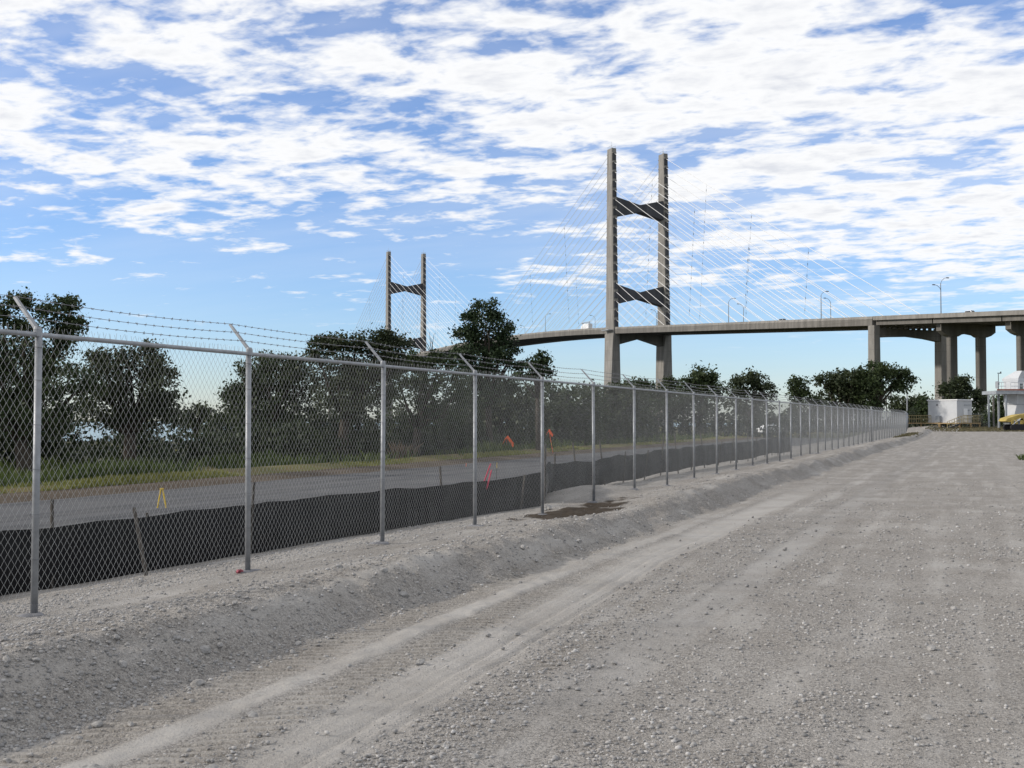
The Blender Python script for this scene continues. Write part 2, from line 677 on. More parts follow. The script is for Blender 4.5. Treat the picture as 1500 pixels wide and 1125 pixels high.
M_EARTH = earth_mat('rough_grassland', (.045, .055, .020), (.085, .090, .035), (.10, .085, .05))
M_DIRT = earth_mat('bare_brown_dirt', (.085, .066, .052), (.13, .105, .085), (.07, .06, .04), .8)
M_FIELD = earth_mat('dry_grass_edge', (.14, .125, .06), (.10, .12, .04), (.16, .11, .06), .5)


def water_mat():
    m, N, L, B = mat_nodes('river_water')
    B.inputs['Base Color'].default_value = (.03, .045, .055, 1)
    B.inputs['Roughness'].default_value = .12
    tc = N.new('ShaderNodeTexCoord')
    bp = N.new('ShaderNodeBump')
    bp.inputs['Strength'].default_value = .5
    bp.inputs['Distance'].default_value = .3
    L.new(noise_node(N, L, tc.outputs['Object'], .35, 4, .6), bp.inputs['Height'])
    L.new(bp.outputs[0], B.inputs['Normal'])
    return m


M_WATER = water_mat()

# ================================================================== THE SETTING
# ---- wide ground to the horizon
g = MB()
g.add([(-9000, -400, -.75), (9000, -400, -.75), (9000, 9000, -.75), (-9000, 9000, -.75)], [(0, 1, 2, 3)])
tag(g.build('ground', M_EARTH), kind='structure')

# ---- river: between the near and the far bank, behind the trees
w = MB()
w.add([(-2600, 135, -.68), (-30, 135, -.68), (-12, 330, -.68), (70, 420, -.68), (190, 700, -.68), (90, 1500, -.68), (-2600, 1500, -.68)], [tuple(range(7))])
tag(w.build('river', M_WATER), kind='structure')


# ---- gravel yard
def yard_z(u, v):
    u = np.asarray(u, float)
    v = np.asarray(v, float)
    wob = 0.30 * vnoise(v * .31, v * 0 + 3.3) + .17 * vnoise(v * 1.1, v * 0 + 9.1) + .06 * vnoise(v * 3.1, v * 0 + 1.7)
    uu = u + wob
    toe = -5.05
    # bank: crown beside the fence, steep face to the track
    bank = (.29 + .10 * vnoise(v * .45, v * 0 + 6.6)) * (1 - sstep(uu, toe - .66 - .25 * vnoise(v * .7, v * 0 + 2.2), toe + .03))
    crown = .04 * np.exp(-((uu + 5.9) / .30) ** 2)
    z = bank + crown
    z = z - .115 * sstep(-uu, 6.1, 7.3)
    # back slope down to the road ditch
    fall = .50 - .20 * sstep(v, 19, 27)
    z = z - fall * np.clip((-u - 7.45) / 3.7, 0, 1.3)
    # heap of gravel behind the fence past the washout
    z = z + .20 * np.exp(-((v - 25.2) / 2.4) ** 2 - ((u + 8.5) / .75) ** 2)
    # washout
    gx = (v - 20.6) / 2.5
    gy = (u + 7.55 - .10 * (v - 20.6)) / .62
    z = z - .06 * np.exp(-(gx ** 2 + gy ** 2) ** 1.4)
    z = z - .13 * np.exp(-((v - 20.4) / 2.4) ** 4 - ((u + 6.4) / .62) ** 2)
    # general unevenness
    z = z + .05 * fbm(u * .35, v * .22, 3) + .022 * fbm(u * 2.1 + 9, v * 1.7, 4)
    rough = sstep(-uu, 4.9, 5.2) * (1 - sstep(-uu, 5.9, 6.3))
    z = z + rough * .055 * fbm(u * 5.5, v * 5.0, 4)
    # rises gently at the far end
    z = z + .62 * sstep(v, 115, 190)
    return z


# wheel tracks: offset, drift, half width, strength, patchiness, v range
TRACKS = ((-4.40, -.030, .13, .95, .5, 0, 30), (-3.52, -.070, .36, .95, .35, 0, 40), (-2.40, -.010, .24, .70, 1.2, 7, 40),
          (-.60, .0, .13, .60, 1.0, 0, 11), (1.0, .004, .30, .35, 1.2, 0, 120), (2.6, .004, .30, .30, 1.2, 0, 120))
TREADS = ((-4.78, -.030, .16, 1.0), (-4.06, -.036, .17, 1.0), (-2.86, -.05, .11, .45))


def track_u(v, k):
    return TRACKS[k][0] + np.clip(v - 6, -6, 9) * TRACKS[k][1] + .07 * vnoise(v * .16 + k * 7, v * 0 + k)


def tread_u(v, k):
    return TREADS[k][0] + np.clip(v - 6, -6, 9) * TREADS[k][1] + .05 * vnoise(v * .16 + k * 7, v * 0 + k)


us = np.concatenate([np.arange(-13.2, -8.2, .10), np.arange(-8.2, -2.0, .034), np.arange(-2.0, 2.5, .07), np.arange(2.5, 9, .2), np.array([9, 10, 12, 15, 20, 30, 45, 70, 120])])
vs_ = [-60, -30, -15, -6, -2, 0, 1.5]
while vs_[-1] < 4:
    vs_.append(vs_[-1] + .25)
while vs_[-1] < 215:
    vs_.append(vs_[-1] + .021 + .0066 * max(0, vs_[-1] - 11))
vs_ = np.array(vs_)
Ug, Vg = np.meshgrid(us, vs_, indexing='ij')
Zg = yard_z(Ug, Vg)
trk = np.zeros_like(Ug)
trd = np.zeros_like(Ug)
for k, (_, _, wd, st, patch, va, vb) in enumerate(TRACKS):
    du = Ug - track_u(Vg, k)
    mk = np.exp(-(np.abs(du) / wd) ** 6) * (.85 + patch * fbm(Ug * 1.3, Vg * .28 + k * 13, 3)).clip(0, 1) * st
    mk *= sstep(Vg, va - 1, va + 1.5) * (1 - sstep(Vg, vb * .6, vb))
    trk = np.maximum(trk, mk)
    if k == 0:      # low ridge of fines squeezed up between the wheels
        Zg += .015 * mk * (1 + 2.2 * fbm(Ug * 7, Vg * 5, 4))
    else:
        Zg -= .018 * mk
    if k == 1:      # fine grooves of a ribbed tyre, and two deeper edges
        fade = 1 - sstep(Vg, 10, 24)
        Zg += fade * mk * .007 * np.sin(du * 2 * np.pi / .095 + .6 * vnoise(Vg * .5, Vg * 0))
        for e_ in (.05, .27):
            Zg -= fade * .030 * np.exp(-((du - e_) / .026) ** 2) * (.7 + .8 * vnoise(Vg * 1.1, Vg * 0 + 3))
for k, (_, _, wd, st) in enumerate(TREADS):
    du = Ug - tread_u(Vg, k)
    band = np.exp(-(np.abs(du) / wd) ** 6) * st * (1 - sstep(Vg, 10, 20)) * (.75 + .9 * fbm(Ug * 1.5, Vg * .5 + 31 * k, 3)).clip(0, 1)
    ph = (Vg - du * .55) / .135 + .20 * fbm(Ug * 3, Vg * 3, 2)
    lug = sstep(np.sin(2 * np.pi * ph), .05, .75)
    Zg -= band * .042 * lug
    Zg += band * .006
    trd = np.maximum(trd, band * (.35 + .65 * lug))  # lug grooves weigh more, to carry their painted shade
gx = (Vg - 20.6) / 2.7
gy = (Ug + 7.05 - .06 * (Vg - 20.6)) / .68
soil = np.exp(-(gx ** 2 + gy ** 2) ** 1.6)
soil = soil + .8 * fbm(Ug * 2.2, Vg * 2.2, 4) * sstep(soil, .02, .4)
soil = sstep(soil, .38, .62)
Zg += soil * .05 * fbm(Ug * 5, Vg * 5, 4)
Xg = Ug * RV[0] + Vg * DV[0]
Yg = Ug * RV[1] + Vg * DV[1]
nu, nv = Ug.shape
idx = np.arange(nu * nv).reshape(nu, nv)
quads = np.stack([idx[:-1, :-1], idx[1:, :-1], idx[1:, 1:], idx[:-1, 1:]], -1).reshape(-1, 4)
me = mesh_np('gravel_yard', np.stack([Xg, Yg, Zg], -1).reshape(-1, 3), quads, 4, True)


def uv_layer(me, U, V):
    uvl = me.uv_layers.new(name='yard')
    li = np.empty(len(me.loops), dtype=np.int32)
    me.loops.foreach_get('vertex_index', li)
    uvl.data.foreach_set('uv', np.stack([U.ravel()[li], V.ravel()[li]], -1).astype(np.float32).ravel())


uv_layer(me, Ug, Vg)
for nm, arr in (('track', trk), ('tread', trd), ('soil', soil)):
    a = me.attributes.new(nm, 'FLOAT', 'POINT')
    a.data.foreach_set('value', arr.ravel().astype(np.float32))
yard = tag(put('gravel_yard', me, M_GRAVEL), kind='structure')


def ground_z(x, y):
    u, v = UV_of(x, y)
    return float(yard_z(np.array([u]), np.array([v]))[0])


# ---- road beyond the fence, with its dirt shoulder and verge; bends away at the far end
def road_u(u, v):
    return u


def strip(name, mat, u0, u1, z0, z1, n=12, zfun=None, v0=-30, v1=230):
    uu = np.linspace(u0, u1, n)
    vv = np.concatenate([np.arange(v0, 60, 1.0), np.arange(60, v1, 4.0)])
    U, V = np.meshgrid(uu, vv, indexing='ij')
    Z = z0 + (z1 - z0) * (U - u0) / (u1 - u0)
    if zfun is not None:
        Z = Z + zfun(U, V)
    Ur = road_u(U, V)
    X = Ur * RV[0] + V * DV[0]
    Y = Ur * RV[1] + V * DV[1]
    i = np.arange(U.size).reshape(U.shape)
    q = np.stack([i[:-1, :-1], i[1:, :-1], i[1:, 1:], i[:-1, 1:]], -1).reshape(-1, 4)
    me = mesh_np(name, np.stack([X, Y, Z], -1).reshape(-1, 3), q, 4, True)
    uv_layer(me, U, V)
    return tag(put(name, me, mat), kind='structure')


strip('road', M_ASPH, -25.6, -12.4, -.52, -.52, 4, v1=156)
strip('road_shoulder', M_DIRT, -27.4, -25.3, -.40, -.535, 10, lambda U, V: .03 * fbm(U, V * .6, 3) + .05 * np.exp(-((U + 26.4) / .4) ** 2), v1=156)
strip('verge', M_FIELD, -62, -26.7, -.55, -.42, 60, lambda U, V: .16 * fbm(U * .3, V * .2, 3) + .16 * np.exp(-((U + 29) / 1.6) ** 2) - .26 * sstep(U, -27.9, -26.75))


def verge_z(u, v):
    t = (u + 62) / (-26.7 + 62)
    return -.55 + .13 * t + .16 * fbm(u * .3, v * .2, 3) + .16 * np.exp(-((u + 29) / 1.6) ** 2) - .26 * sstep(u, -27.9, -26.75)


# ---- loose gravel: small stones in one mass, the larger ones each on its own
ICO_V = []
t = (1 + 5 ** .5) / 2
for a, b in ((-1, t), (1, t), (-1, -t), (1, -t)):
    ICO_V.append((a, b, 0))
for a, b in ((-1, t), (1, t), (-1, -t), (1, -t)):
    ICO_V.append((0, a, b))
for a, b in ((-1, t), (1, t), (-1, -t), (1, -t)):
    ICO_V.append((b, 0, a))
ICO_V = np.array(ICO_V) / math.sqrt(1 + t * t)
ICO_F = np.array([(0, 11, 5), (0, 5, 1), (0, 1, 7), (0, 7, 10), (0, 10, 11), (1, 5, 9), (5, 11, 4), (11, 10, 2), (10, 7, 6), (7, 1, 8),
                  (3, 9, 4), (3, 4, 2), (3, 2, 6), (3, 6, 8), (3, 8, 9), (4, 9, 5), (2, 4, 11), (6, 2, 10), (8, 6, 7), (9, 8, 1)])


def stones(n, seed, rmin, rmax, dmin, dmax, sel):
    r = np.random.default_rng(seed)
    # even in the picture: depth drawn so that near ground gets most
    inv = r.uniform(1 / dmax, 1 / dmin, n * 3)
    d = 1 / inv
    px = r.uniform(-.52, .52, n * 3)
    x, y = px * d, d
    u, v = UV_of(x, y)
    keep = r.random(n * 3) < sel(u, v)
    u, v, x, y, d = (q[keep][:n] for q in (u, v, x, y, d))
    rad = rmin * (rmax / rmin) ** (r.random(len(u)) ** 3.8) * np.clip(d / 9, 1, 2.2) ** .6
    return u, v, x, y, rad


def sel_gravel(u, v):
    s = np.where(u > UF - 2.5, .75, 0)
    tr = np.zeros_like(u)
    for k in range(4):
        tr = np.maximum(tr, np.exp(-(np.abs(u - track_u(v, k)) / (TRACKS[k][2] * 1.15)) ** 4) * min(1, TRACKS[k][3] * 1.05))
    for k in range(2):
        tr = np.maximum(tr, .8 * np.exp(-(np.abs(u - tread_u(v, k)) / .2) ** 4))
    s = s * (1 - .96 * tr)
    s = s * (.25 + 1.1 * np.clip(.5 + 1.5 * fbm(u * .9, v * .45, 3), 0, 1))
    bankface = (u < -4.95) & (u > -6.4)
    s = np.where(bankface, np.maximum(s, .9), s)
    flat = (u > -5.0) & (u < -4.1)
    s = np.where(((v - 20.6) / 2.5) ** 2 + ((u + 7.05) / .55) ** 2 < 1, s * .12, s)
    return np.where(flat, s * .25, s)


u, v, x, y, rad = stones(72000, 3, .0035, .019, 5.0, 34, sel_gravel)
z = yard_z(u, v)
r = np.random.default_rng(5)
n = len(u)
jit = 1 + .30 * (r.random((n, 12, 1)) - .5)
sc = np.stack([r.uniform(.8, 1.35, n), r.uniform(.7, 1.1, n), r.uniform(.45, .85, n)], -1)[:, None, :]
ang = r.uniform(0, 2 * np.pi, n)
loc = ICO_V[None] * jit * sc * rad[:, None, None]
c, s_ = np.cos(ang)[:, None], np.sin(ang)[:, None]
vx = loc[..., 0] * c - loc[..., 1] * s_ + x[:, None]
vy = loc[..., 0] * s_ + loc[..., 1] * c + y[:, None]
vz = loc[..., 2] + (z + rad * .22)[:, None]
fa = (ICO_F[None] + (np.arange(n) * 12)[:, None, None]).reshape(-1, 3)


def stone_mat():
    m, N, L, B = mat_nodes('loose_limestone')
    geo = N.new('ShaderNodeNewGeometry')
    ra = geo.outputs['Random Per Island']
    cr = N.new('ShaderNodeValToRGB')
    e = cr.color_ramp.elements
    e[0].position, e[0].color = 0, (.18, .176, .172, 1)
    e[1].position, e[1].color = 1, (.46, .45, .44, 1)
    for p, cc in ((.3, (.25, .243, .237)), (.6, (.32, .312, .303)), (.8, (.36, .343, .325))):
        q = e.new(p)
        q.color = (*cc, 1)
    L.new(ra, cr.inputs[0])
    L.new(cr.outputs[0], B.inputs['Base Color'])
    B.inputs['Roughness'].default_value = .95
    B.inputs['Specular IOR Level'].default_value = .1
    return m


M_LOOSE = stone_mat()
o = put('loose_gravel', mesh_np('loose_gravel', np.stack([vx, vy, vz], -1).reshape(-1, 3), fa, 3), M_LOOSE)
tag(o, 'loose pale crushed limestone scattered over the yard', 'gravel', kind='stuff')

# larger stones: shared meshes, children of the yard
STONE_ME = []
for k in range(7):
    rr = np.random.default_rng(40 + k)
    import bmesh
    bm = bmesh.new()
    bmesh.ops.create_icosphere(bm, subdivisions=2, radius=1)
    ax = rr.normal(size=(5, 3))
    ax /= np.linalg.norm(ax, axis=1)[:, None]
    for vt in bm.verts:
        p = np.array(vt.co)
        for q in ax:
            dd = p @ q
            if dd > .62:
                p = p - q * (dd - .62) * .85
        p *= np.array((1.15, .95, .7)) * (1 + .06 * rr.normal())
        vt.co = p
    smp = bpy.data.meshes.new('stone')
    bm.to_mesh(smp)
    bm.free()
    smp.materials.append(M_STONE)
    STONE_ME.append(smp)


def sel_big(u, v):
    return np.where((u < -4.75) & (u > -6.1), .9, np.where((u > -4.4), .10, .05)) * np.where(u > UF + .2, 1, 0)


u, v, x, y, rad = stones(290, 77, .022, .055, 5.2, 17, sel_big)
z = yard_z(u, v)
for k in range(len(u)):
    o = put('stone', STONE_ME[k % 7], None, yard, (x[k], y[k], z[k] + rad[k] * .15), (random.uniform(-.4, .4), random.uniform(-.4, .4), random.uniform(0, 6.3)))
    o.scale = (rad[k],) * 3

# ================================================================== CHAIN-LINK FENCE
HF, SP = 2.44, 3.05
V1 = 7.43                      # the first post in the photograph
FR = math.atan2(DV[1], DV[0])  # heading of the fence
K0, K1 = -2, 43


def panel_mesh(length, height):
    pitch, dzv = .0366, .0500
    nw = int(round(length / pitch))
    pitch = length / nw
    nz = int(height / dzv) + 1
    rad = .0016
    zs = .02 + np.arange(nz) * dzv
    vs, fs = [], []
    base = 0
    cs = [(math.cos(a), math.sin(a)) for a in (0, 2.094, 4.189)]
    for i in range(nw):
        xc = (i + .5) * pitch
        sgn = np.where((np.arange(nz) + i) % 2 == 0, 1, -1)
        xs = xc + sgn * (pitch / 2 + .001)
        ys = sgn * .003
        zz = zs.copy()
        # twisted barb standing above the rail, bent a little
        xs = np.append(xs, xc + random.uniform(-.012, .012))
        ys = np.append(ys, random.uniform(-.012, .012))
        zz = np.append(zz, zs[-1] + .060 + random.uniform(-.008, .01))
        m = len(xs)
        ring = np.zeros((m, 3, 3))
        for k, (ca, sa) in enumerate(cs):
            ring[:, k, 0] = xs + ca * rad
            ring[:, k, 1] = ys + sa * rad
            ring[:, k, 2] = zz
        vs.append(ring.reshape(-1, 3))
        a = base + (np.arange(m - 1) * 3)[:, None] + np.arange(3)[None]
        b = base + (np.arange(m - 1) * 3)[:, None] + (np.arange(3)[None] + 1) % 3
        fs.append(np.stack([a, b, b + 3, a + 3], -1).reshape(-1, 4))
        base += m * 3
    return mesh_np('chain_link_panel', np.concatenate(vs), np.concatenate(fs), 4)


PANELS = [panel_mesh(SP, HF - .03) for _ in range(2)]
for p in PANELS:
    p.materials.append(M_MESH)


def barb_mesh(length, seed):
    r = random.Random(seed)
    b = MB()
    sag = .012 + r.random() * .02
    n = 13
    f = lambda q: (q * length, 0, -sag * 4 * q * (1 - q))
    b.tube([f(i / (n - 1)) for i in range(n)], .0026, 4, False)
    q = .05
    while q < length - .02:
        c = Vector(f(q / length))
        b.tube([c - Vector((.011, 0, 0)), c + Vector((.011, 0, 0))], .0052, 5)
        for s in (-1, 1):
            a = r.uniform(0, math.pi)
            dd = Vector((.003 * s, math.cos(a) * .017, math.sin(a) * .017))
            b.tube([c + Vector((.005 * s, 0, 0)) - dd, c + Vector((.005 * s, 0, 0)) + dd], .0021, 3)
        q += .127
    return b.mesh('barbed_wire')


BARBS = [barb_mesh(SP, k) for k in range(4)]
for p in BARBS:
    p.materials.append(M_BARB)

pm = MB()
pm.tube([(0, 0, -.25), (0, 0, HF - .01)], .0305, 14)
POST = pm.mesh('post', True)
tm = MB()
for q in (.13, .5, .88, 1.26, 1.64, 2.02, 2.3):
    a = [(math.cos(t) * .0335, math.sin(t) * .0335, q + .004 * math.sin(t)) for t in np.linspace(0, 2 * math.pi, 12)]
    tm.tube(a, .0022, 3, False)
    tm.tube([(0, .034, q), (.05, .036, q + .012)], .0022, 3)
    tm.tube([(0, .034, q), (-.05, .036, q - .006)], .0022, 3)
TIES = tm.mesh('tie_wires')
rm = MB()
rm.tube([(0, 0, 0), (SP / 2, 0, 0), (SP, 0, 0)], .0215, 10, False)
RAIL = rm.mesh('top_rail', True)
# loop cap and the arm that carries the barbed wire, leaning outwards (local +y)
am = MB()
am.tube([(0, 0, -.05), (0, 0, .012), (0, 0, .035)], [.036, .036, .026], 12)
ARMV = Vector((0, .275, .30))
pp = [Vector((0, -.005, .0)) + ARMV * q for q in (0.02, .35, .7, 1.0)]
for i in range(3):
    a, b = pp[i], pp[i + 1]
    w0, w1 = (.028, .023, .020, .016)[i], (.028, .023, .020, .016)[i + 1]
    nrm = Vector((0, -.737, .676))
    ring = lambda c, w: [c + Vector((-w, 0, 0)) - nrm * .010, c + Vector((w, 0, 0)) - nrm * .010, c + Vector((w * .75, 0, 0)) + nrm * .012, c + Vector((-w * .75, 0, 0)) + nrm * .012]
    am.loft([ring(a, w0), ring(b, w1)])
ARM = am.mesh('barb_arm')
fm_ = MB()
nseg = 14
rng2 = random.Random(4)
rad0 = [.13 + rng2.uniform(-.055, .055) for _ in range(nseg)]
fm_.loft([[Vector((math.cos(6.2832 * k / nseg) * rad0[k] * s, math.sin(6.2832 * k / nseg) * rad0[k] * s, zz)) for k in range(nseg)] for s, zz in ((1.05, -.1), (1.0, .010), (.85, .024), (.3, .034))])
FOOT = fm_.mesh('footing', True)
for me_, mt in ((POST, M_GALV), (TIES, M_GALVD), (RAIL, M_GALV), (ARM, M_GALV), (FOOT, M_FOOT)):
    me_.materials.append(mt)

x0, y0 = W(UF, V1)
fence = empty('chain_link_fence', (x0, y0, .17))
tag(fence, 'long galvanised chain-link fence topped with barbed wire along the gravel bank', 'fence')
for k in range(K0, K1 + 1):
    vx_ = (k) * SP
    ox, oy = DV[0] * vx_, DV[1] * vx_
    gx_, gy_ = x0 + ox, y0 + oy
    rz = FR
    lean = random.uniform(-.004, .004)
    post = put('post', POST, None, fence, (ox, oy, 0), (lean, lean, rz))
    put('tie_wires', TIES, None, post, (0, 0, 0))['kind'] = 'stuff'
    gz = ground_z(gx_, gy_) - .17
    f = put('footing', FOOT, None, fence, (ox, oy, gz - .012), (0, 0, random.uniform(0, 6)))
    f.scale = (random.uniform(.8, 1.25), random.uniform(.8, 1.2), 1)
    put('barb_arm', ARM, None, fence, (ox, oy, HF), (random.uniform(-.03, .03), random.uniform(-.02, .02), rz + random.uniform(-.05, .05)))
    if k < K1:
        put('chain_link_panel', PANELS[k % 2], None, fence, (ox - RV[0] * .035, oy - RV[1] * .035, 0), (0, 0, rz)).__setitem__('kind', 'stuff')
        put('top_rail', RAIL, None, fence, (ox, oy, HF - .035), (0, 0, rz))
        for j, q in enumerate((.98, .66, .34)):
            lx, lz = ARMV.y * q, ARMV.z * q
            put('barbed_wire', BARBS[(k + j * 2) % 4], None, fence, (ox - RV[0] * lx, oy - RV[1] * lx, HF + lz + .012), (0, 0, rz))
# taller terminal post with a brace bar, far along the run
tp = MB()
kx = 27.55 * SP
tp.tube([(DV[0] * kx, DV[1] * kx, -.2), (DV[0] * kx, DV[1] * kx, HF + .22), (DV[0] * kx, DV[1] * kx, HF + .28)], [.05, .05, .02], 12)
tp.build('terminal_post', M_GALV, fence, smooth=True)
tp = MB()
tp.tube([(DV[0] * (kx - 2.9), DV[1] * (kx - 2.9), 1.15), (DV[0] * kx, DV[1] * kx, 1.15)], .021, 8)
tp.build('brace_rail', M_GALV, fence, smooth=True)

# far run of the same kind of fence, crossing behind the shed
ex, ey = W(UF, V1 + K1 * SP)
far_pts = [Vector((ex, ey, .17))]
tgt = at(1331, 620, 212)
far_pts.append(Vector((tgt.x, 212, .55)))
far_pts.append(Vector((at(1560, 620, 232).x, 232, .55)))
ff = empty('boundary_fence', (far_pts[1].x, far_pts[1].y, .55))
tag(ff, 'distant chain-link fence crossing behind the raised white shed', 'fence')
RAIL_F = None
for a, b in ((far_pts[0], far_pts[1]), (far_pts[1], far_pts[2])):
    dv = b - a
    nb = int(dv.length / SP)
    h = math.atan2(dv.y, dv.x)
    for k in range(nb):
        p = a + dv * (k / nb) - far_pts[1] + Vector((0, 0, 0))
        if k == 0 and a is far_pts[0]:
            continue
        put('post', POST, None, ff, p, (0, 0, h))
        put('chain_link_panel', PANELS[k % 2], None, ff, p, (0, 0, h)).__setitem__('kind', 'stuff')
        put('top_rail', RAIL, None, ff, p + Vector((0, 0, HF - .035)), (0, 0, h))
        put('barb_arm', ARM, None, ff, p + Vector((0, 0, HF)), (0, 0, h))

# ================================================================== SILT FENCE
def silt_run(name, label, pts, hgt, seed, stake_every=1.75, stake_h=1.15, lean=.1):
    """pts: (u, v, z offset) along the fabric"""
    r = random.Random(seed)
    uv = []
    for (a, b) in zip(pts[:-1], pts[1:]):
        m = max(2, int(math.hypot(b[0] - a[0], b[1] - a[1]) / .15))
        for i in range(m):
            q = i / m
            uv.append([a[j] + (b[j] - a[j]) * q for j in range(3)])
    uv.append(list(pts[-1]))
    u = np.array([p[0] for p in uv])
    v = np.array([p[1] for p in uv])
    u = u + .05 * fbm(v * .9 + seed, v * 0 + 2, 3)
    zb = yard_z(u, v) + np.array([p[2] for p in uv])
    arc = np.concatenate([[0], np.cumsum(np.hypot(np.diff(u), np.diff(v)))])
    sag = .03 * np.abs(np.sin(np.pi * arc / stake_every)) + .03 * vnoise(arc * .5 + seed, arc * 0)
    rows = 7
    V = np.zeros((len(u), rows, 3))
    for j in range(rows):
        q = j / (rows - 1)
        bulge = .06 * math.sin(math.pi * q) * (1 + fbm(arc * 1.4, arc * 0 + j * .7 + seed, 3)) + q * lean * (.5 + vnoise(arc * .4, arc * 0 + seed))
        uu = u + bulge
        V[:, j, 0] = uu * RV[0] + v * DV[0]
        V[:, j, 1] = uu * RV[1] + v * DV[1]
        V[:, j, 2] = zb - .05 + (hgt + .05 - sag) * q
    root = empty(name, tuple(V[0, 0]))
    tag(root, label, 'silt fence', 'black silt fences by the road')
    org = V[0, 0].copy()
    i = np.arange(V.shape[0] * rows).reshape(-1, rows)
    q = np.stack([i[:-1, :-1], i[1:, :-1], i[1:, 1:], i[:-1, 1:]], -1).reshape(-1, 4)
    put('fabric', mesh_np('fabric', (V - org).reshape(-1, 3), q, 4, True), M_SILT, root)
    d = .6
    while d < arc[-1]:
        k = int(np.searchsorted(arc, d))
        base = Vector(V[k, 0] - org) + Vector((RV[0] * .04, RV[1] * .04, -.1))
        h = stake_h * r.choice((.80, .84, .9, 1.12))
        tip = base + Vector((r.uniform(-.22, .16), r.uniform(-.1, .1), h))
        b = MB()
        ax = (tip - base).to_track_quat('Z', 'Y').to_matrix()
        b.box((base + tip) / 2, (.034, .034, h), ax, .003)
        b.build('stake', M_WOOD, root)
        d += stake_every * r.uniform(.85, 1.2)
    return root


silt_run('silt_fence', 'black fabric silt fence between the nearest fence posts and the road', [(-11.6, 5, 0), (-11.0, 10.5, 0), (-10.45, 17, 0), (-10.0, 19.6, -.05), (-9.0, 21.2, -.10), (-8.25, 21.75, -.1)], .80, 3)
silt_run('silt_fence', 'sagging grey-black silt fence behind the gravel heap past the washout', [(-8.3, 22.1, .02), (-8.75, 23.3, .0), (-9.6, 26, 0.05), (-9.5, 34, .12), (-9.2, 46, .2), (-8.9, 60, .22)], .72, 9, 1.9, 1.2)

# ================================================================== STAKES AND MARKERS
def stake(name, label, cat, base, tip, w, mat, bands=(), group=None, ribbon=None):
    base, tip = Vector(base), Vector(tip)
    root = empty(name, base)
    tag(root, label, cat, group)
    d = tip - base
    ax = d.to_track_quat('Z', 'Y').to_matrix()
    b = MB()
    L_ = d.length
    poly = [(-w / 2, -.009, -.12), (w / 2, -.009, -.12), (w / 2, -.009, L_ - .05), (0, -.009, L_), (-w / 2, -.009, L_ - .05)]
    b.prism([ax @ Vector(p) for p in poly], (0, 0, 0), ax @ Vector((0, .018, 0)))
    b.build('lath', mat, root)
    for q0, q1, m in bands:
        b = MB()
        b.box(ax @ Vector((0, 0, L_ * (q0 + q1) / 2)), (w * 1.12, .024, L_ * (q1 - q0)), ax)
        b.build('paint_band', m, root)
    if ribbon:
        m, q, n, ln = ribbon
        r = random.Random(int(base.x * 100))
        for k in range(n):
            b = MB()
            p = ax @ Vector((0, 0, L_ * q))
            pts = [p]
            ang = r.uniform(-.6, .6)
            for i in range(6):
                p = p + Vector((math.cos(ang) * ln / 6 * (-1 if k % 2 else 1) * .6, r.uniform(-.02, .02), -ln / 6 * r.uniform(.5, 1.2)))
                pts.append(p)
            wd = max(w * .55, .045 if base.y < 40 else .16)
            for i in range(6):
                side = Vector((.25 * wd, 0, wd * .5))
                b.prism([pts[i] - side, pts[i] + side, pts[i + 1] + side, pts[i + 1] - side], (0, -.002, 0), (0, .002, 0))
            b.build('ribbon', m, root)
    return root


def on_ground(px, py, d):
    return at(px, py, d)


# pink stakes between the fence and the silt fence
stake('survey_stake', 'pink survey stake with orange foot leaning beside the fourth fence post', 'stake', at(697, 738, 23.2), at(719, 679, 23.0), .03, M_PINK, ((.05, .2, M_ORANGE),), 'pink stakes')
stake('survey_stake', 'pink and orange stake standing just right of the other pink one', 'stake', at(706, 745, 22.9), at(720, 688, 22.8), .03, M_PINK, ((.05, .3, M_ORANGE),), 'pink stakes')
# verge beyond the road
b_ = at(811, 669, 77)
stake('survey_stake', 'tall lath wrapped in orange tape leaning on the far verge', 'stake', b_, at(804, 629, 77), .24, M_ORANGE, ((.08, .16, M_PINK), (.42, .5, M_YELLOW)), None, (M_ORANGE, .97, 2, .5))
b_ = at(741, 662, 76)
stake('survey_flag', 'orange ribbon tied on a short lath in the weeds beyond the road', 'flag', b_, at(743, 639, 76), .07, M_LATH, ((.6, 1, M_ORANGE),), None, (M_ORANGE, .97, 4, .7))
stake('survey_stake', 'short orange-topped yellow stake at the road edge', 'stake', at(682, 693, 58), at(683, 679, 58), .10, M_YELLOW, ((.5, 1, M_ORANGE),))
stake('survey_stake', 'thin wooden stake with pale top right of the pink stakes', 'stake', at(727, 708, 40), at(728, 677, 40), .05, M_WOOD, ((.72, .98, M_YELLOW),))
stake('survey_stake', 'grey wooden lath leaning out of the nearest silt fence', 'stake', at(214, 842, 14.2), at(196, 742, 14.9), .045, M_WOOD)
# yellow A-frame standing on the road
ab = at(237, 744, 30.3)
af = empty('marker_trestle', ab)
tag(af, 'small yellow A-shaped marker standing on the grey road', 'road marker')
for sx_ in (-1, 1):
    b = MB()
    b.tube([(sx_ * .115, 0, 0), (sx_ * .018 - .01, .02, .52)], .021, 6)
    b.build('leg', M_YELLOW, af)
b = MB()
b.box((-.01, .02, .50), (.10, .06, .05), None, .008)
b.build('hinge_cap', M_YELLOW, af)
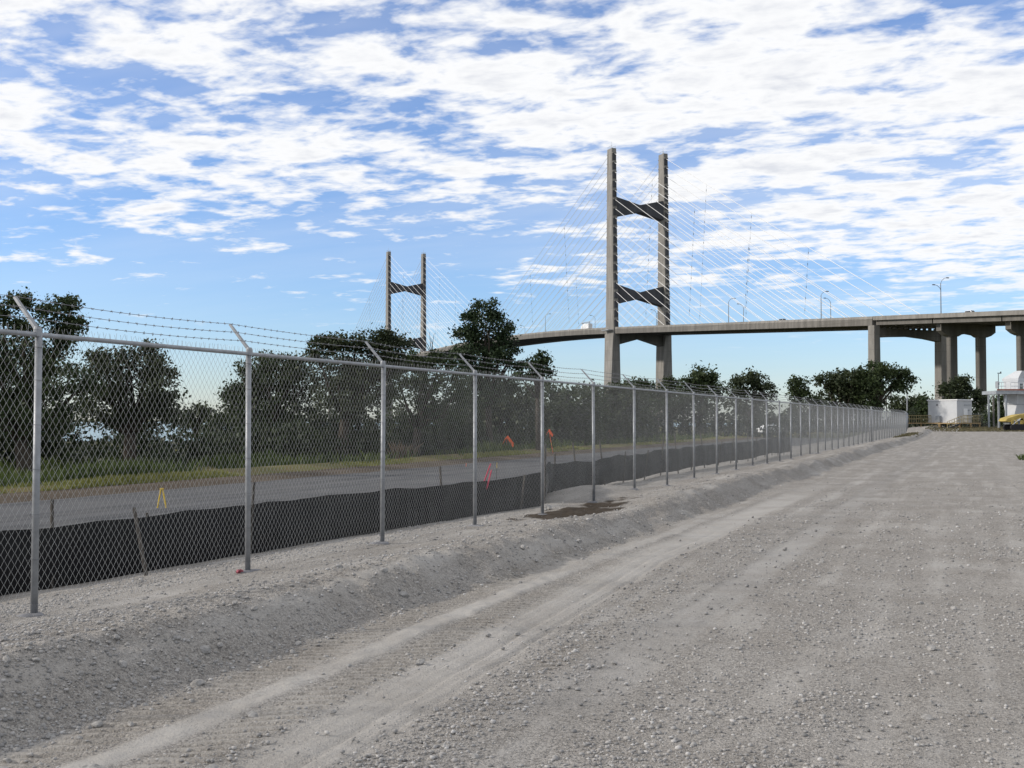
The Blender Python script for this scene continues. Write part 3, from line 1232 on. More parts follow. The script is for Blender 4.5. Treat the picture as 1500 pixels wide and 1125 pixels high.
# crumpled pink ribbon on the ground by the second post
p = at(346, 842, 12.35)
pr = MB()
rr = random.Random(2)
q = Vector((0, 0, 0))
for i in range(14):
    q2 = q + Vector((rr.uniform(-.04, .04), rr.uniform(-.04, .04), 0))
    q2.z = rr.uniform(.0, .025)
    q2.x *= .8
    s = Vector((rr.uniform(-.012, .012), rr.uniform(-.012, .012), .008))
    pr.prism([q - s, q + s, q2 + s, q2 - s], (0, 0, 0), (.002, .002, .001))
    q = q2
tag(pr.build('ribbon_scrap', M_DULLPINK, None, (p.x, p.y, ground_z(p.x, p.y) + .01)), 'crumpled pink ribbon lying at the foot of the second fence post', 'ribbon')
# pale rocks in the washout
for i, (px_, py_, d_, r_) in enumerate(((801, 733, 22.6, .09), (805, 738, 22.5, .055), (799, 740, 22.4, .04))):
    p = at(px_, py_, d_)
    o = put('rock', STONE_ME[i], None, None, (p.x, p.y, ground_z(p.x, p.y) + r_ * .5), (.3, .2, i))
    o.scale = (r_,) * 3
    tag(o, ('largest pale rock resting in the dark washout under the fence', 'middle-sized pale rock just below the largest one in the washout', 'smallest pale rock at the lip of the washout')[i], 'rock', 'rocks in the washout')

# ================================================================== CABLE-STAYED BRIDGE
AX = Vector((.394, -.919, 0)).normalized()      # along the deck, towards us
TR = Vector((.919, .394, 0)).normalized()       # across the deck, to the right
TN = Vector((66.3, 595.7, 0))
MID = TN - AX * 198
HALF = 15.5


def deck_z(s):
    a = abs(s)
    if a <= 198:
        return 54.35 - .055 * a * a / 396
    return 48.9 - .055 * (a - 198)


def bp(s, t, z):
    """bridge coordinates to world"""
    q = MID + AX * s + TR * t
    return Vector((q.x, q.y, z))


def sweep(s_list, section):
    """section(s): list of (t, z offset)"""
    return [[bp(s, t, deck_z(s) + z) for t, z in section] for s in s_list]


bridge = empty('cable_stayed_bridge', (TN.x, TN.y, 0))
tag(bridge, 'concrete cable-stayed bridge with two H-shaped pairs of towers', 'bridge')
BO = Vector((TN.x, TN.y, 0))


def bpart(mb, name, mat, parent=None):
    mb.v = [Vector(v) - BO for v in mb.v]
    return mb.build(name, mat, parent or bridge)


sl = list(np.arange(-396, 397, 12))
b = MB(); b.loft(sweep(sl, [(-15.9, -.55), (15.9, -.55), (15.9, 0), (-15.9, 0)])); bpart(b, 'deck_slab', M_CONC2)
for sd in (-1, 1):
    b = MB(); b.loft(sweep(sl, [(sd * 16.3, -2.3), (sd * 16.3, .1), (sd * 14.6, .08), (sd * 14.6, -2.3)])); bpart(b, 'edge_girder', M_CONC2)
    b = MB(); b.loft(sweep(sl, [(sd * 16.25, .11), (sd * 16.1, 1.0), (sd * 15.8, 1.0), (sd * 15.6, .11)])); bpart(b, 'parapet', M_CONC)
b = MB()
for s in np.arange(-392, 393, 5.6):
    z = deck_z(s) - 1.15
    b.box(bp(s, 0, z), (.5, 29.1, 1.15), Matrix((AX, TR, Vector((0, 0, 1)))).transposed())
o = bpart(b, 'floor_beams', M_CONC2); o['kind'] = 'stuff'

MAX = Matrix((AX, TR, Vector((0, 0, 1)))).transposed()
NL = 19
for ts, near in ((198, True), (-198, False)):
    zd = deck_z(ts)
    for sd in (-1, 1):
        # leg: a is the length along the deck, b the width across
        b = MB()
        t0 = sd * HALF
        sec = [(0, 7.0, 7.0, 1.6), (zd - 9, 8.8, 4.2, 1.2), (zd - 2.35, 9.6, 3.6, 1.0), (zd - 2.3, 8.8, 2.9, .8), (zd + 30, 7.2, 2.7, .6), (143.2, 5.2, 2.5, .5)]
        rings = []
        for z, a_, b_2, _ in sec:
            rings.append([bp(ts + sx_ * a_ / 2, t0 + st * b_2 / 2, z) for sx_, st in ((-1, -1), (1, -1), (1, 1), (-1, 1))])
        b.loft(rings)
        leg = bpart(b, 'tower_leg', M_CONC)
        # stay anchorage boxes down both narrow faces; dark ones paint recess shade
        b = MB()
        c = MB()
        for i in range(1, NL + 1):
            zz = zd + 4.82 * i
            al = 8.8 + (5.2 - 8.8) * (zz - zd) / (143.2 - zd)
            for dsn in (-1, 1):
                b.box(bp(ts + dsn * (al / 2 + .22), t0, zz - 1.9), (.44, 1.9, 3.0), MAX)
                c.box(bp(ts + dsn * (al / 2 + .35), t0, zz + .1), (.75, 2.2, .5), MAX)
        o = bpart(b, 'anchor_recesses', M_CONC_SHADE, leg); o['kind'] = 'stuff'
        o = bpart(c, 'anchor_ledges', M_CONC, leg); o['kind'] = 'stuff'
        # railing and lightning rods on top
        b = MB()
        for sx_ in (-2.2, -.8, .8, 2.2):
            b.tube([bp(ts + sx_, t0 - 1.0, 143.2), bp(ts + sx_, t0 - 1.0, 144.6)], .07, 4)
            b.tube([bp(ts + sx_, t0 + 1.0, 143.2), bp(ts + sx_, t0 + 1.0, 144.6)], .07, 4)
        b.tube([bp(ts - 2.2, t0 - 1, 144.5), bp(ts + 2.2, t0 - 1, 144.5)], .06, 4)
        b.tube([bp(ts - 2.2, t0 + 1, 144.5), bp(ts + 2.2, t0 + 1, 144.5)], .06, 4)
        b.tube([bp(ts, t0, 143.2), bp(ts, t0, 147.0)], .06, 4)
        bpart(b, 'top_railing', M_GREYM, leg)
    # bow-tie struts
    for zt, zb_, zct, zcb in ((117.9, 107.6, 114.6, 110.9), (72.4, 61.8, 68.6, 65.2)):
        b = MB()
        e = HALF - 1.25
        poly = [bp(ts, -e, zb_), bp(ts, 0, zcb), bp(ts, e, zb_), bp(ts, e, zt), bp(ts, 0, zct), bp(ts, -e, zt)]
        b.prism(poly, AX * -2.4, AX * 2.4)
        bpart(b, 'tower_strut', M_CONC_SHADE)
    b = MB()
    e = HALF - 1.6
    poly = [bp(ts, -e, zd - 8.6), bp(ts, -e + 1.2, zd - 8.0), bp(ts, 0, zd - 4.6), bp(ts, e - 1.2, zd - 8.0), bp(ts, e, zd - 8.6), bp(ts, e, zd - 2.4), bp(ts, -e, zd - 2.4)]
    b.prism(poly, AX * -2.6, AX * 2.6)
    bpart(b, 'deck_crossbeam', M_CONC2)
    # stays: harp pattern, every cable its own part
    for sd in (-1, 1):
        for dsn in (-1, 1):
            for i in range(1, NL + 1):
                zz = zd + 4.82 * i
                al = 8.8 + (5.2 - 8.8) * (zz - zd) / (143.2 - zd)
                sA = ts + dsn * al / 2
                sB = ts + dsn * (4 + 10.0 * i)
                A_, B_ = bp(sA, sd * HALF, zz), bp(sB, sd * HALF, deck_z(sB) + .2)
                b = MB()
                rr_ = .125 if near else .125
                b.tube([A_, (A_ + B_) / 2 - Vector((0, 0, .004 * (A_ - B_).length)), B_], rr_, 4, False)
                bpart(b, 'stay_cable', M_CABLE)
    # cross ties hanging between the stays
    for sd in (-1, 1):
        for dsn in (-1, 1):
            for frac in ((.22, .42, .64) if dsn > 0 else (.3, .55)):
                sC = ts + dsn * frac * 190
                b = MB()
                ztop = zd + 91.6 * (1 - frac) + (deck_z(sC) - zd) * frac - 1
                zlo = deck_z(sC) + 5
                sway = dsn * 9.0 * (1 - frac)
                top_, low_ = bp(sC, sd * HALF, ztop), bp(sC - sway, sd * HALF, zlo)
                b.tube([top_, low_], .028, 3)
                n_ = max(2, int((ztop - zlo) / 4.82))
                for q in range(n_):
                    b.box(top_ + (low_ - top_) * (q + .5) / n_, (.16, .16, 1.0), MAX)
                bpart(b, 'cable_tie', M_DARKM)

# small work platform hung on the near tower leg at deck level
b = MB()
b.box(bp(198, -HALF - 3.0, deck_z(198) - .6), (7.5, 2.6, .35), MAX)
bpart(b, 'work_platform', M_GREYM)
b = MB()
for sx_ in (-3.6, -1.2, 1.2, 3.6):
    b.tube([bp(198 + sx_, -HALF - 4.2, deck_z(198) - .4), bp(198 + sx_, -HALF - 4.2, deck_z(198) + .8)], .08, 4)
b.tube([bp(198 - 3.6, -HALF - 4.2, deck_z(198) + .75), bp(198 + 3.6, -HALF - 4.2, deck_z(198) + .75)], .07, 4)
bpart(b, 'platform_railing', M_GREYM)

# anchor piers at the ends of the side spans
for ps in (396, -396):
    zd = deck_z(ps)
    for sd in (-1, 1):
        b = MB()
        rings = []
        for z, a_, b_2 in ((-1, 3.6, 3.0), (zd - 2.3, 3.2, 2.6)):
            rings.append([bp(ps + sx_ * a_ / 2, sd * HALF + st * b_2 / 2, z) for sx_, st in ((-1, -1), (1, -1), (1, 1), (-1, 1))])
        b.loft(rings)
        bpart(b, 'anchor_pier', M_CONC)
    b = MB()
    e = HALF - 1.25
    poly = [bp(ps, -e, zd - 6.6), bp(ps, -e * .55, zd - 6.2), bp(ps, 0, zd - 5.9), bp(ps, e * .55, zd - 6.5), bp(ps, e, zd - 7.4), bp(ps, e, zd - 3.3), bp(ps, -e, zd - 3.3)]
    b.prism(poly, AX * -1.3, AX * 1.3)
    bpart(b, 'pier_crossbeam', M_CONC2)
    b = MB()
    for t_ in np.arange(-13, 13.1, 2.6):
        b.box(bp(ps, t_, zd - 2.95), (1.2, .7, .75), MAX)
    bpart(b, 'bearing_blocks', M_CONC2)['kind'] = 'stuff'

# ------------------------------------------------------------------ approach viaduct
S0 = 396.4
vo_ = bp(424, 0, 0)
via = empty('approach_viaduct', vo_)
tag(via, 'concrete approach viaduct on twin-column piers at the right edge', 'viaduct')


def vpart(mb, name, mat, parent=None):
    mb.v = [Vector(v) - vo_ for v in mb.v]
    return mb.build(name, mat, parent or via)


sl = list(np.arange(S0, 560, 9.8))
b = MB(); b.loft(sweep(sl, [(-16.3, -.35), (16.3, -.35), (16.3, 0), (-16.3, 0)])); vpart(b, 'deck_slab', M_CONC2)
for sd in (-1, 1):
    b = MB(); b.loft(sweep(sl, [(sd * 16.35, -.4), (sd * 16.3, 1.05), (sd * 16.0, 1.05), (sd * 15.7, .005)])); vpart(b, 'parapet', M_CONC)
for k in range(6):
    s0, s1 = S0 + (0 if k == 0 else 27.8 + (k - 1) * 29.5), S0 + 27.8 + k * 29.5
    if s1 > 560:
        break
    for t_ in np.linspace(-14.6, 14.6, 8):
        b = MB()
        b.loft(sweep([s0 + .25, s1 - .25], [(t_ - .45, -2.1), (t_ + .45, -2.1), (t_ + .45, -.36), (t_ - .45, -.36)]))
        vpart(b, 'girder', M_CONC2)
for k in range(5):
    ps = 424 + 29.5 * k
    zd = deck_z(ps) - 2.15
    b = MB()
    poly = [bp(ps, -12.2, zd), bp(ps, -12.2, zd - 2.4), bp(ps, -10.2, zd - 3.6), bp(ps, -8.3, zd - 4.2), bp(ps, -4.6, zd - 4.2), bp(ps, -3.2, zd - 3.5), bp(ps, 0, zd - 3.1), bp(ps, 3.2, zd - 3.5), bp(ps, 4.6, zd - 4.2), bp(ps, 8.3, zd - 4.2), bp(ps, 10.2, zd - 3.6), bp(ps, 12.2, zd - 2.4), bp(ps, 12.2, zd)]
    b.prism(poly, AX * -1.15, AX * 1.15)
    vpart(b, 'pier_cap', M_CONC2)
    for t_ in (-6.45, 6.45):
        b = MB()
        c_ = .25
        hb, ha = 1.75, .95
        ring = lambda z: [bp(ps + q[0], t_ + q[1], z) for q in ((-ha, -hb + c_), (-ha + c_, -hb), (ha - c_, -hb), (ha, -hb + c_), (ha, hb - c_), (ha - c_, hb), (-ha + c_, hb), (-ha, hb - c_))]
        b.loft([ring(-1), ring(zd - 4.15)])
        vpart(b, 'column', M_CONC2)


# ------------------------------------------------------------------ street lamps on the deck
def bridge_lamp(s, t, label, double=False, h=11.5):
    base = bp(s, t, deck_z(s) + .05)
    o = empty('street_lamp', base)
    tag(o, label, 'street lamp', 'street lamps on the bridge')
    b = MB()
    b.tube([(0, 0, 0), (0, 0, h * .55), (0, 0, h * .86)], [.19, .15, .12], 6)
    inw = TR * (-1 if t > 0 else 1)
    b.build('pole', M_LAMP, o)
    for sgn in ((1, -1) if double else (1,)):
        hh = h if sgn == 1 else h * .80
        b = MB()
        dirv = inw * sgn
        b.tube([Vector((0, 0, hh * .84)), Vector((0, 0, hh * .92)) + dirv * .5, Vector((0, 0, hh * .985)) + dirv * 1.6, Vector((0, 0, hh)) + dirv * 2.6], .085, 5)
        b.build('arm', M_LAMP, o)
        b = MB()
        c = Vector((0, 0, hh)) + dirv * 3.0
        M3 = Matrix((dirv, dirv.cross(Vector((0, 0, 1))), Vector((0, 0, 1)))).transposed()
        b.box(c, (1.1, .5, .3), M3, .1)
        b.build('lamp_head', M_DARKM, o)
    return o


def s_at(px, t, lo=-200, hi=560):
    """deck station whose point at offset t is seen at photo column px"""
    for _ in range(60):
        m = (lo + hi) / 2
        q = bp(m, t, 0)
        if 750 + F * q.x / q.y < px:
            lo = m
        else:
            hi = m
    return (lo + hi) / 2


bridge_lamp(s_at(1068, -16), -16, 'left lamp of the pair nearest the right side of the near tower')
bridge_lamp(s_at(1090, 16), 16, 'right lamp of the pair nearest the right side of the near tower')
bridge_lamp(s_at(1204, -16), -16, 'left lamp of the pair just before the viaduct joint')
bridge_lamp(s_at(1218, 16), 16, 'right lamp of the pair just before the viaduct joint')
bridge_lamp(s_at(1380, -16), -16, 'two-armed lamp on the approach viaduct', True, 13)
bridge_lamp(s_at(962, 16), 16, 'lamp on the deck between the two near tower legs')
bridge_lamp(s_at(872, 16), 16, 'lamp on the deck close left of the near tower beside the truck')
bridge_lamp(s_at(799, -16), -16, 'lamp on the deck midway between truck and tall dark tree')
bridge_lamp(s_at(769, 16), 16, 'lamp on the deck just right of the tall dark tree')


# ------------------------------------------------------------------ vehicles
def wheel(root, p, r, w, ax):
    """ax: axle direction"""
    b = MB()
    ax = Vector(ax).normalized()
    p = Vector(p)
    b.tube([p - ax * w / 2, p - ax * w * .38, p + ax * w * .38, p + ax * w / 2], [r * .9, r, r, r * .9], 14)
    o = b.build('wheel', M_RUBBER, root)
    b = MB()
    b.tube([p - ax * (w / 2 + .012), p + ax * (w / 2 + .012)], r * .55, 10)
    b.build('hub', M_GREYM, o)


def car(label, base, head, paint, group=None, van=False):
    """small car, nose along +x"""
    o = empty('car', base, head)
    tag(o, label, 'car', group)
    L_, Wd, H_ = 4.4, 1.76, (1.75 if van else 1.46)
    prof = [(-2.2, .35), (-2.2, .85), (-2.05, .98), (-1.75 if not van else -2.05, 1.02), (-1.25 if not van else -1.95, H_ - .04), (-.9, H_), (.25, H_ - .01), (.55, H_ - .08), (1.15, 1.0), (1.95, .86), (2.18, .68), (2.2, .35)]
    b = MB()
    rings = []
    for y_, ins in ((-Wd / 2, .10), (-Wd / 2 + .10, 0), (Wd / 2 - .10, 0), (Wd / 2, .10)):
        rings.append([Vector((x_ * (1 - ins * .05), y_ * (1 - .16 * max(0, (z_ - .95) / .5)), z_ - ins * .25 * (z_ > 1.0))) for x_, z_ in prof])
    b.loft(rings)
    b.build('body', paint, o)
    for sy in (-1, 1):
        b = MB()
        yy = sy * (Wd / 2 - .035)
        wp = [(-1.35 if not van else -1.85, 1.02), (-1.08 if not van else -1.75, H_ - .15), (.30, H_ - .16), (.88, 1.02)]
        b.prism([Vector((x_, yy * (1 - .12 * (z_ - .95)), z_)) for x_, z_ in wp], (0, -.012, 0), (0, .012, 0))
        b.build('side_window', M_GLASS, o)
    b = MB(); b.prism([Vector((.56, -.68, H_ - .10)), Vector((.56, .68, H_ - .10)), Vector((1.10, .74, 1.03)), Vector((1.10, -.74, 1.03))], (.02, 0, .01), (.035, 0, .02)); b.build('windscreen', M_GLASS, o)
    for x_ in (-1.35, 1.38):
        for sy in (-1, 1):
            wheel(o, (x_, sy * (Wd / 2 - .1), .31), .31, .2, (0, 1, 0))
    return o


dh = math.atan2(AX.y, AX.x)
s = s_at(861, -11.5)
tb = bp(s, -12.2, deck_z(s))
tk = empty('lorry', tb, dh + math.pi)
tk.rotation_euler = (0, -.01, dh + math.pi)
tag(tk, 'white lorry with a grey boom driving on the bridge deck', 'lorry')
b = MB(); b.box((0, 0, .85), (9.4, 1.0, .35), None, .03); b.build('chassis', M_DARKM, tk)
b = MB(); b.prism([Vector(q) for q in ((2.9, -1.2, .9), (4.7, -1.2, .9), (4.7, -1.2, 2.0), (4.35, -1.2, 3.1), (2.9, -1.2, 3.1))], (0, 0, 0), (0, 2.4, 0)); cab_ = b.build('cab', M_WHITEP, tk)
b = MB(); b.prism([Vector(q) for q in ((4.72, -1.05, 2.05), (4.40, -1.05, 2.95), (4.40, 1.05, 2.95), (4.72, 1.05, 2.05))], (.0, 0, 0), (.03, 0, .01)); b.build('windscreen', M_GLASS, cab_)
b = MB(); b.box((-1.1, 0, 2.5), (7.2, 2.45, 2.7), None, .05); b.build('box_body', M_WHITEP, tk)
b = MB(); b.box((.2, .0, 4.05), (4.0, 1.4, .35), None, .05); b.build('roof_deck', M_GREYM, tk)
b = MB(); b.tube([(-3.8, 0, 3.9), (-3.8, 0, 4.7), (2.6, 0, 4.9), (4.4, 0, 4.3)], [.3, .26, .2, .15], 8); b.build('boom', M_GREYM, tk)
b = MB(); b.box((4.5, 0, 4.3), (1.0, 1.0, .9), None, .05); b.build('boom_basket', M_GREYM, tk)
for x_ in (-3.4, -2.3, 3.5):
    for sy in (-1, 1):
        wheel(tk, (x_, sy * 1.05, .5), .5, .32, (0, 1, 0))


def deck_car(px, t, label, paint, van=False):
    s = s_at(px, t)
    c = car(label, bp(s, t, deck_z(s) + .01), dh, paint, 'cars on the bridge', van)
    return c


deck_car(1148, -13.6, 'dark van on the side span, its roof just above the parapet', M_GREYM, True)
deck_car(1424, -13.8, 'white car on the approach viaduct right of the two-armed lamp', M_WHITEP, True)
# white car parked beyond the fence
cp_ = at(1131, 624, 172)
car('white car parked in the distance beyond the long fence', (cp_.x, cp_.y, -.35), .3, M_WHITEP)

# ================================================================== SHED, PLANT AND MACHINES AT THE FAR RIGHT
DS = 172.0
PM = F / DS      # photo pixels per metre there


def local_frame(px, d, zg):
    p = at(px, 620, d)
    return Vector((p.x, p.y, zg))


zg = .60
so_ = local_frame(1402, DS, zg)
shed = empty('site_shed', so_, R_(0))
tag(shed, 'raised white box shed on a timber platform with steps and yellow handrails', 'shed')
# two visible faces meet at the near corner (0,0): one runs left-back, one right-back
e1 = Vector((-.55, .835, 0)).normalized()
e2 = Vector((.835, .55, 0)).normalized()
L1, L2, H0, H1 = 5.1, 3.7, .82, 4.20
poly = [Vector((0, 0, 0)), e2 * L2, e2 * L2 + e1 * L1, e1 * L1]
b = MB(); b.prism([q + Vector((0, 0, H0)) for q in poly], (0, 0, 0), (0, 0, H1 - H0)); wall_ = b.build('wall', M_WHITED, shed)
ctr = (e1 * L1 + e2 * L2) / 2
b = MB(); b.prism([ctr + (q - ctr) * 1.06 + Vector((0, 0, H1)) for q in poly], (0, 0, .003), (0, 0, .16)); b.build('roof', M_WHITEP, shed)
b = MB(); b.prism([ctr + (q - ctr) * 1.4 + Vector((0, 0, H0 - .16)) for q in poly], (0, 0, 0), (0, 0, .14)); b.build('platform', M_LATH, shed)
for q in [ctr + (q - ctr) * f_ for q in poly for f_ in (1.33, .5)] + [ctr + (poly[0] + poly[1] - 2 * ctr) / 2 * 1.4, ctr + (poly[0] + poly[3] - 2 * ctr) / 2 * 1.4]:
    b = MB(); b.box(q + Vector((0, 0, .3)), (.22, .22, .78), None, .01); b.build('support_post', M_LATH, shed)
n1 = Vector((-.835, -.55, 0))   # outward normal of the left face
n2 = Vector((.55, -.835, 0))
MX2 = Matrix((e2, -n2, Vector((0, 0, 1)))).transposed()
MX1 = Matrix((-e1, -n1, Vector((0, 0, 1)))).transposed()
b = MB(); b.box(e2 * 2.1 + n2 * .02 + Vector((0, 0, H0 + 1.1)), (.95, .06, 2.05), MX2, .01); dr = b.build('door', M_WHITEP, shed)
b = MB(); b.box(e2 * 2.45 + n2 * .08 + Vector((0, 0, H0 + 1.05)), (.06, .08, .16), MX2); b.build('handle', M_DARKM, dr)
b = MB(); b.box(e2 * 2.6 + n2 * .03 + Vector((0, 0, H0 + 2.7)), (1.6, .05, .10), MX2); b.build('vent_louvre', M_GREYM, shed)
b = MB(); b.box(e2 * 2.9 + n2 * .03 + Vector((0, 0, H0 + 1.9)), (.45, .05, .18), MX2); b.build('wall_sign', M_GREYM, shed)
b = MB(); b.box(e1 * 3.1 + n1 * .25 + Vector((0, 0, H0 + .55)), (.7, .5, 1.0), MX1, .03); b.build('air_conditioner', M_GREYM, shed)
b = MB(); b.box(e1 * 3.45 + n1 * .06 + Vector((0, 0, H1 - .65)), (.18, .14, .2), MX1, .02); b.build('wall_light', M_DARKM, shed)
b = MB(); b.tube([e2 * L2 + Vector((.05, 0, H1 + .14)), e2 * L2 + Vector((.05, 0, H1 + .32))], [.14, .1], 8); b.build('roof_lamp', M_WHITEP, shed)


def handrail(root, pts, h=1.05, mat=None, gap=.35):
    """each run: top rail, mid rail and posts with balusters, one part per run"""
    for a, c in zip(pts[:-1], pts[1:]):
        a, c = Vector(a), Vector(c)
        b = MB()
        for hh in (h, h * .52):
            b.tube([a + Vector((0, 0, hh)), c + Vector((0, 0, hh))], .045, 4)
        n = max(2, int((c - a).length / gap))
        for i in range(n + 1):
            q = a + (c - a) * i / n
            b.tube([q, q + Vector((0, 0, h))], .035 if i % 3 else .05, 4)
        b.build('handrail', mat, root)


M_RAILY = simple('weathered_yellow_timber', (.27, .225, .12), .8, 0, .2, 6)
pf = [ctr + (q - ctr) * 1.37 + Vector((0, 0, H0)) for q in poly]
handrail(shed, [pf[0] + (pf[1] - pf[0]) * .16, pf[1], pf[2]], 1.1, M_RAILY)
handrail(shed, [pf[3] + (pf[0] - pf[3]) * .02, pf[0] + (pf[3] - pf[0]) * .72], 1.1, M_RAILY)
# landing with steps going down to the left, and steps at the corner
lp = pf[3]
b = MB(); b.box(lp + Vector((-1.5, 0, -.1)), (3.0, 1.4, .12), None, .01); b.build('landing', M_LATH, shed)
handrail(shed, [lp + Vector((-3.0, -.65, 0)), lp + Vector((-.1, -.65, 0))], 1.1, M_RAILY)
handrail(shed, [lp + Vector((-5.2, -.65, -.8)), lp + Vector((-3.05, -.65, 0))], 1.1, M_RAILY)
for i in range(4):
    b = MB(); b.box(lp + Vector((-3.2 - i * .42, 0, -.22 - i * .19)), (.40, 1.2, .06)); b.build('step', M_GREYM, shed)
b = MB()
for yy in (-.6, .6):
    b.prism([lp + Vector((-3.0, yy, -.30)), lp + Vector((-3.0, yy, -.08)), lp + Vector((-4.9, yy, -.80)), lp + Vector((-4.9, yy, -1.0))], (0, -.03, 0), (0, .03, 0))
b.build('stringers', M_DARKM, shed)
q0 = pf[0] + Vector((-.1, -.1, 0))
for i in range(4):
    b = MB(); b.box(q0 + Vector((-.4 - i * .40, -.2, -.20 - i * .18)), (.42, 1.0, .06)); b.build('step', M_GREYM, shed)
b = MB()
for yy in (-.72, .32):
    b.prism([q0 + Vector((-.2, yy, -.30)), q0 + Vector((-.2, yy, -.05)), q0 + Vector((-2.1, yy, -.78)), q0 + Vector((-2.1, yy, -.98))], (0, -.03, 0), (0, .03, 0))
b.build('stringers', M_DARKM, shed)
handrail(shed, [q0 + Vector((-2.1, -.75, -.85)), q0 + Vector((0, -.75, 0))], 1.0, M_RAILY)

# white plant tower with a railed platform at the right edge
DP = 165.0
po = local_frame(1490, DP, .55)
plant = empty('plant_tower', po)
tag(plant, 'white steel plant tower with railed platform and sloping hood at the right edge', 'tower')
k_ = DP / F


def PX(px, py, dy=0.0):
    """plant local coordinates from photo pixels on the plane through its base"""
    return Vector(((px - 1490) * k_, dy, ZC - .55 - (py - 615) * k_))


# hopper body: a wide box above, narrowing towards the ground
def quarter(px, py, l1, l2):
    """four corners of a turned box whose near corner is seen at px, py"""
    c = PX(px, py)
    return [c, c + e2 * l2, c + e2 * l2 + e1 * l1, c + e1 * l1]


b = MB()
b.loft([quarter(1483, 627, .9, 3.4), quarter(1486, 608, 1.4, 3.6), quarter(1490, 592, 2.1, 3.8), quarter(1490.5, 577.6, 2.2, 3.9)])
b.build('hopper', M_WHITED, plant)
b = MB()
b.loft([[q + (q - PX(1490, 593) - e1 * 1.05 - e2 * 1.9) * .03 for q in quarter(1490, py_, 2.1, 3.8)] for py_ in (593, 591.8)])
b.build('seam_flange', M_GREYM, plant)
b = MB(); b.prism([PX(1454, 577.5, -1.4), PX(1560, 577.5, -1.4), PX(1560, 572.5, -1.4), PX(1454, 572.5, -1.4)], (0, 0, 0), (0, 5.0, 0)); b.build('platform', M_GREYM, plant)
b = MB(); b.prism([PX(1455, 572.4, -1.45), PX(1560, 572.4, -1.45), PX(1560, 570.2, -1.45), PX(1455, 570.2, -1.45)], (0, 0, 0), (0, .05, 0)); b.build('toe_board', M_REDRUST, plant)
for (xa, xb) in ((1456, 1468), (1475, 1500), (1500, 1558)):
    b = MB()
    n = max(2, int((xb - xa) / 6))
    for i in range(n + 1):
        xx = xa + (xb - xa) * i / n
        b.tube([PX(xx, 572.4, -1.35), PX(xx, 560.5, -1.35)], .045, 4)
    for yy in (560.5, 566):
        b.tube([PX(xa, yy, -1.35), PX(xb, yy, -1.35)], .04, 4)
    b.build('platform_railing', M_WHITED, plant)
b = MB()
b.loft([quarter(1492, 572.2, 2.3, 4.2), quarter(1492, 558, 2.3, 4.2)])
b.build('cabin', M_WHITED, plant)
b = MB()
top_ = quarter(1498, 543, 1.0, 3.9)
b.loft([quarter(1492.5, 557.8, 2.6, 4.4), quarter(1492.5, 554, 2.6, 4.4), top_])
b.build('sloping_hood', M_WHITED, plant)
b = MB()
c_ = PX(1492, 566) + e2 * .9 + n2 * .02
b.box(c_, (.8, .05, .8), MX2)
b.build('cabin_window', M_GLASS, plant)
for xx in (1470, 1474.5):
    b = MB(); b.box((PX(xx, 600).x, -.9 if xx < 1472 else 2.6, (PX(0, 577.5).z) / 2 - .15), (.26, .26, PX(0, 577.5).z + .25), None, .02); b.build('support_leg', M_GREYM, plant)
b = MB(); b.tube([PX(1478, 592, -.4), PX(1470.5, 578, -.6)], .07, 5); b.build('brace', M_GREYM, plant)
b = MB(); b.tube([PX(1460, 572, -.8), PX(1460, 548, -.8)], .05, 5); mast = b.build('mast', M_DARKM, plant)
b = MB(); b.box(PX(1461.5, 547, -.8), (.55, .12, .12)); b.box(PX(1463.5, 546, -.8), (.12, .14, .28)); b.box(PX(1459.5, 562, -.8), (.25, .25, .5)); b.build('mast_lamps', M_DARKM, mast)
b = MB(); b.box(PX(1457.5, 564, -.9), (.35, .5, 1.0), None, .04); b.build('control_box', M_GREYM, plant)

# yellow tracked conveyor in front of the plant
DM = 150.0
yo = local_frame(1488, DM, .38)
cv = empty('mobile_conveyor', yo)
tag(cv, 'yellow tracked machine with sloping bin at the foot of the plant tower', 'machine')
km = DM / F
PY = lambda px, py, dy=0.0: Vector(((px - 1488) * km, dy, ZC - .38 - (py - 615) * km))
b = MB(); b.prism([PY(1469, 617), PY(1471, 613), PY(1488, 607.5), PY(1520, 604), PY(1520, 610), PY(1488, 613.5), PY(1474, 618.5)], (0, -1.0, 0), (0, 1.4, 0)); b.build('sloping_bin', M_OCHRE, cv)
b = MB(); b.prism([PY(1474, 619), PY(1522, 614), PY(1522, 619), PY(1476, 621.5)], (0, -.7, 0), (0, 1.1, 0)); b.build('chassis', M_GREYM, cv)
for yy in (-1.0, 1.2):
    b = MB()
    c0, c1 = PY(1480, 626.0, yy), PY(1516, 626.0, yy)
    prof = []
    for a_ in np.linspace(math.pi / 2, 3 * math.pi / 2, 7):
        prof.append(c0 + Vector((math.cos(a_) * .42, 0, math.sin(a_) * .42)))
    for a_ in np.linspace(-math.pi / 2, math.pi / 2, 7):
        prof.append(c1 + Vector((math.cos(a_) * .42, 0, math.sin(a_) * .42)))
    b.prism(prof, (0, -.2, 0), (0, .2, 0))
    b.build('crawler_track', M_RUBBER, cv)
for xx in (1478, 1484, 1491, 1498):
    b = MB(); b.box(PY(xx, 618.5, -1.05), (.34, .1, .5), None, .03); b.build('bin_rib', M_OCHRE, cv)
b = MB(); b.tube([PY(1478, 622, -1.06), PY(1490, 613, -1.06)], .06, 6); b.build('hydraulic_ram', M_WHITED, cv)
b = MB(); b.box(PY(1503, 618, -.5), (1.6, .9, .9), None, .06); b.build('engine_housing', M_OCHRE, cv)


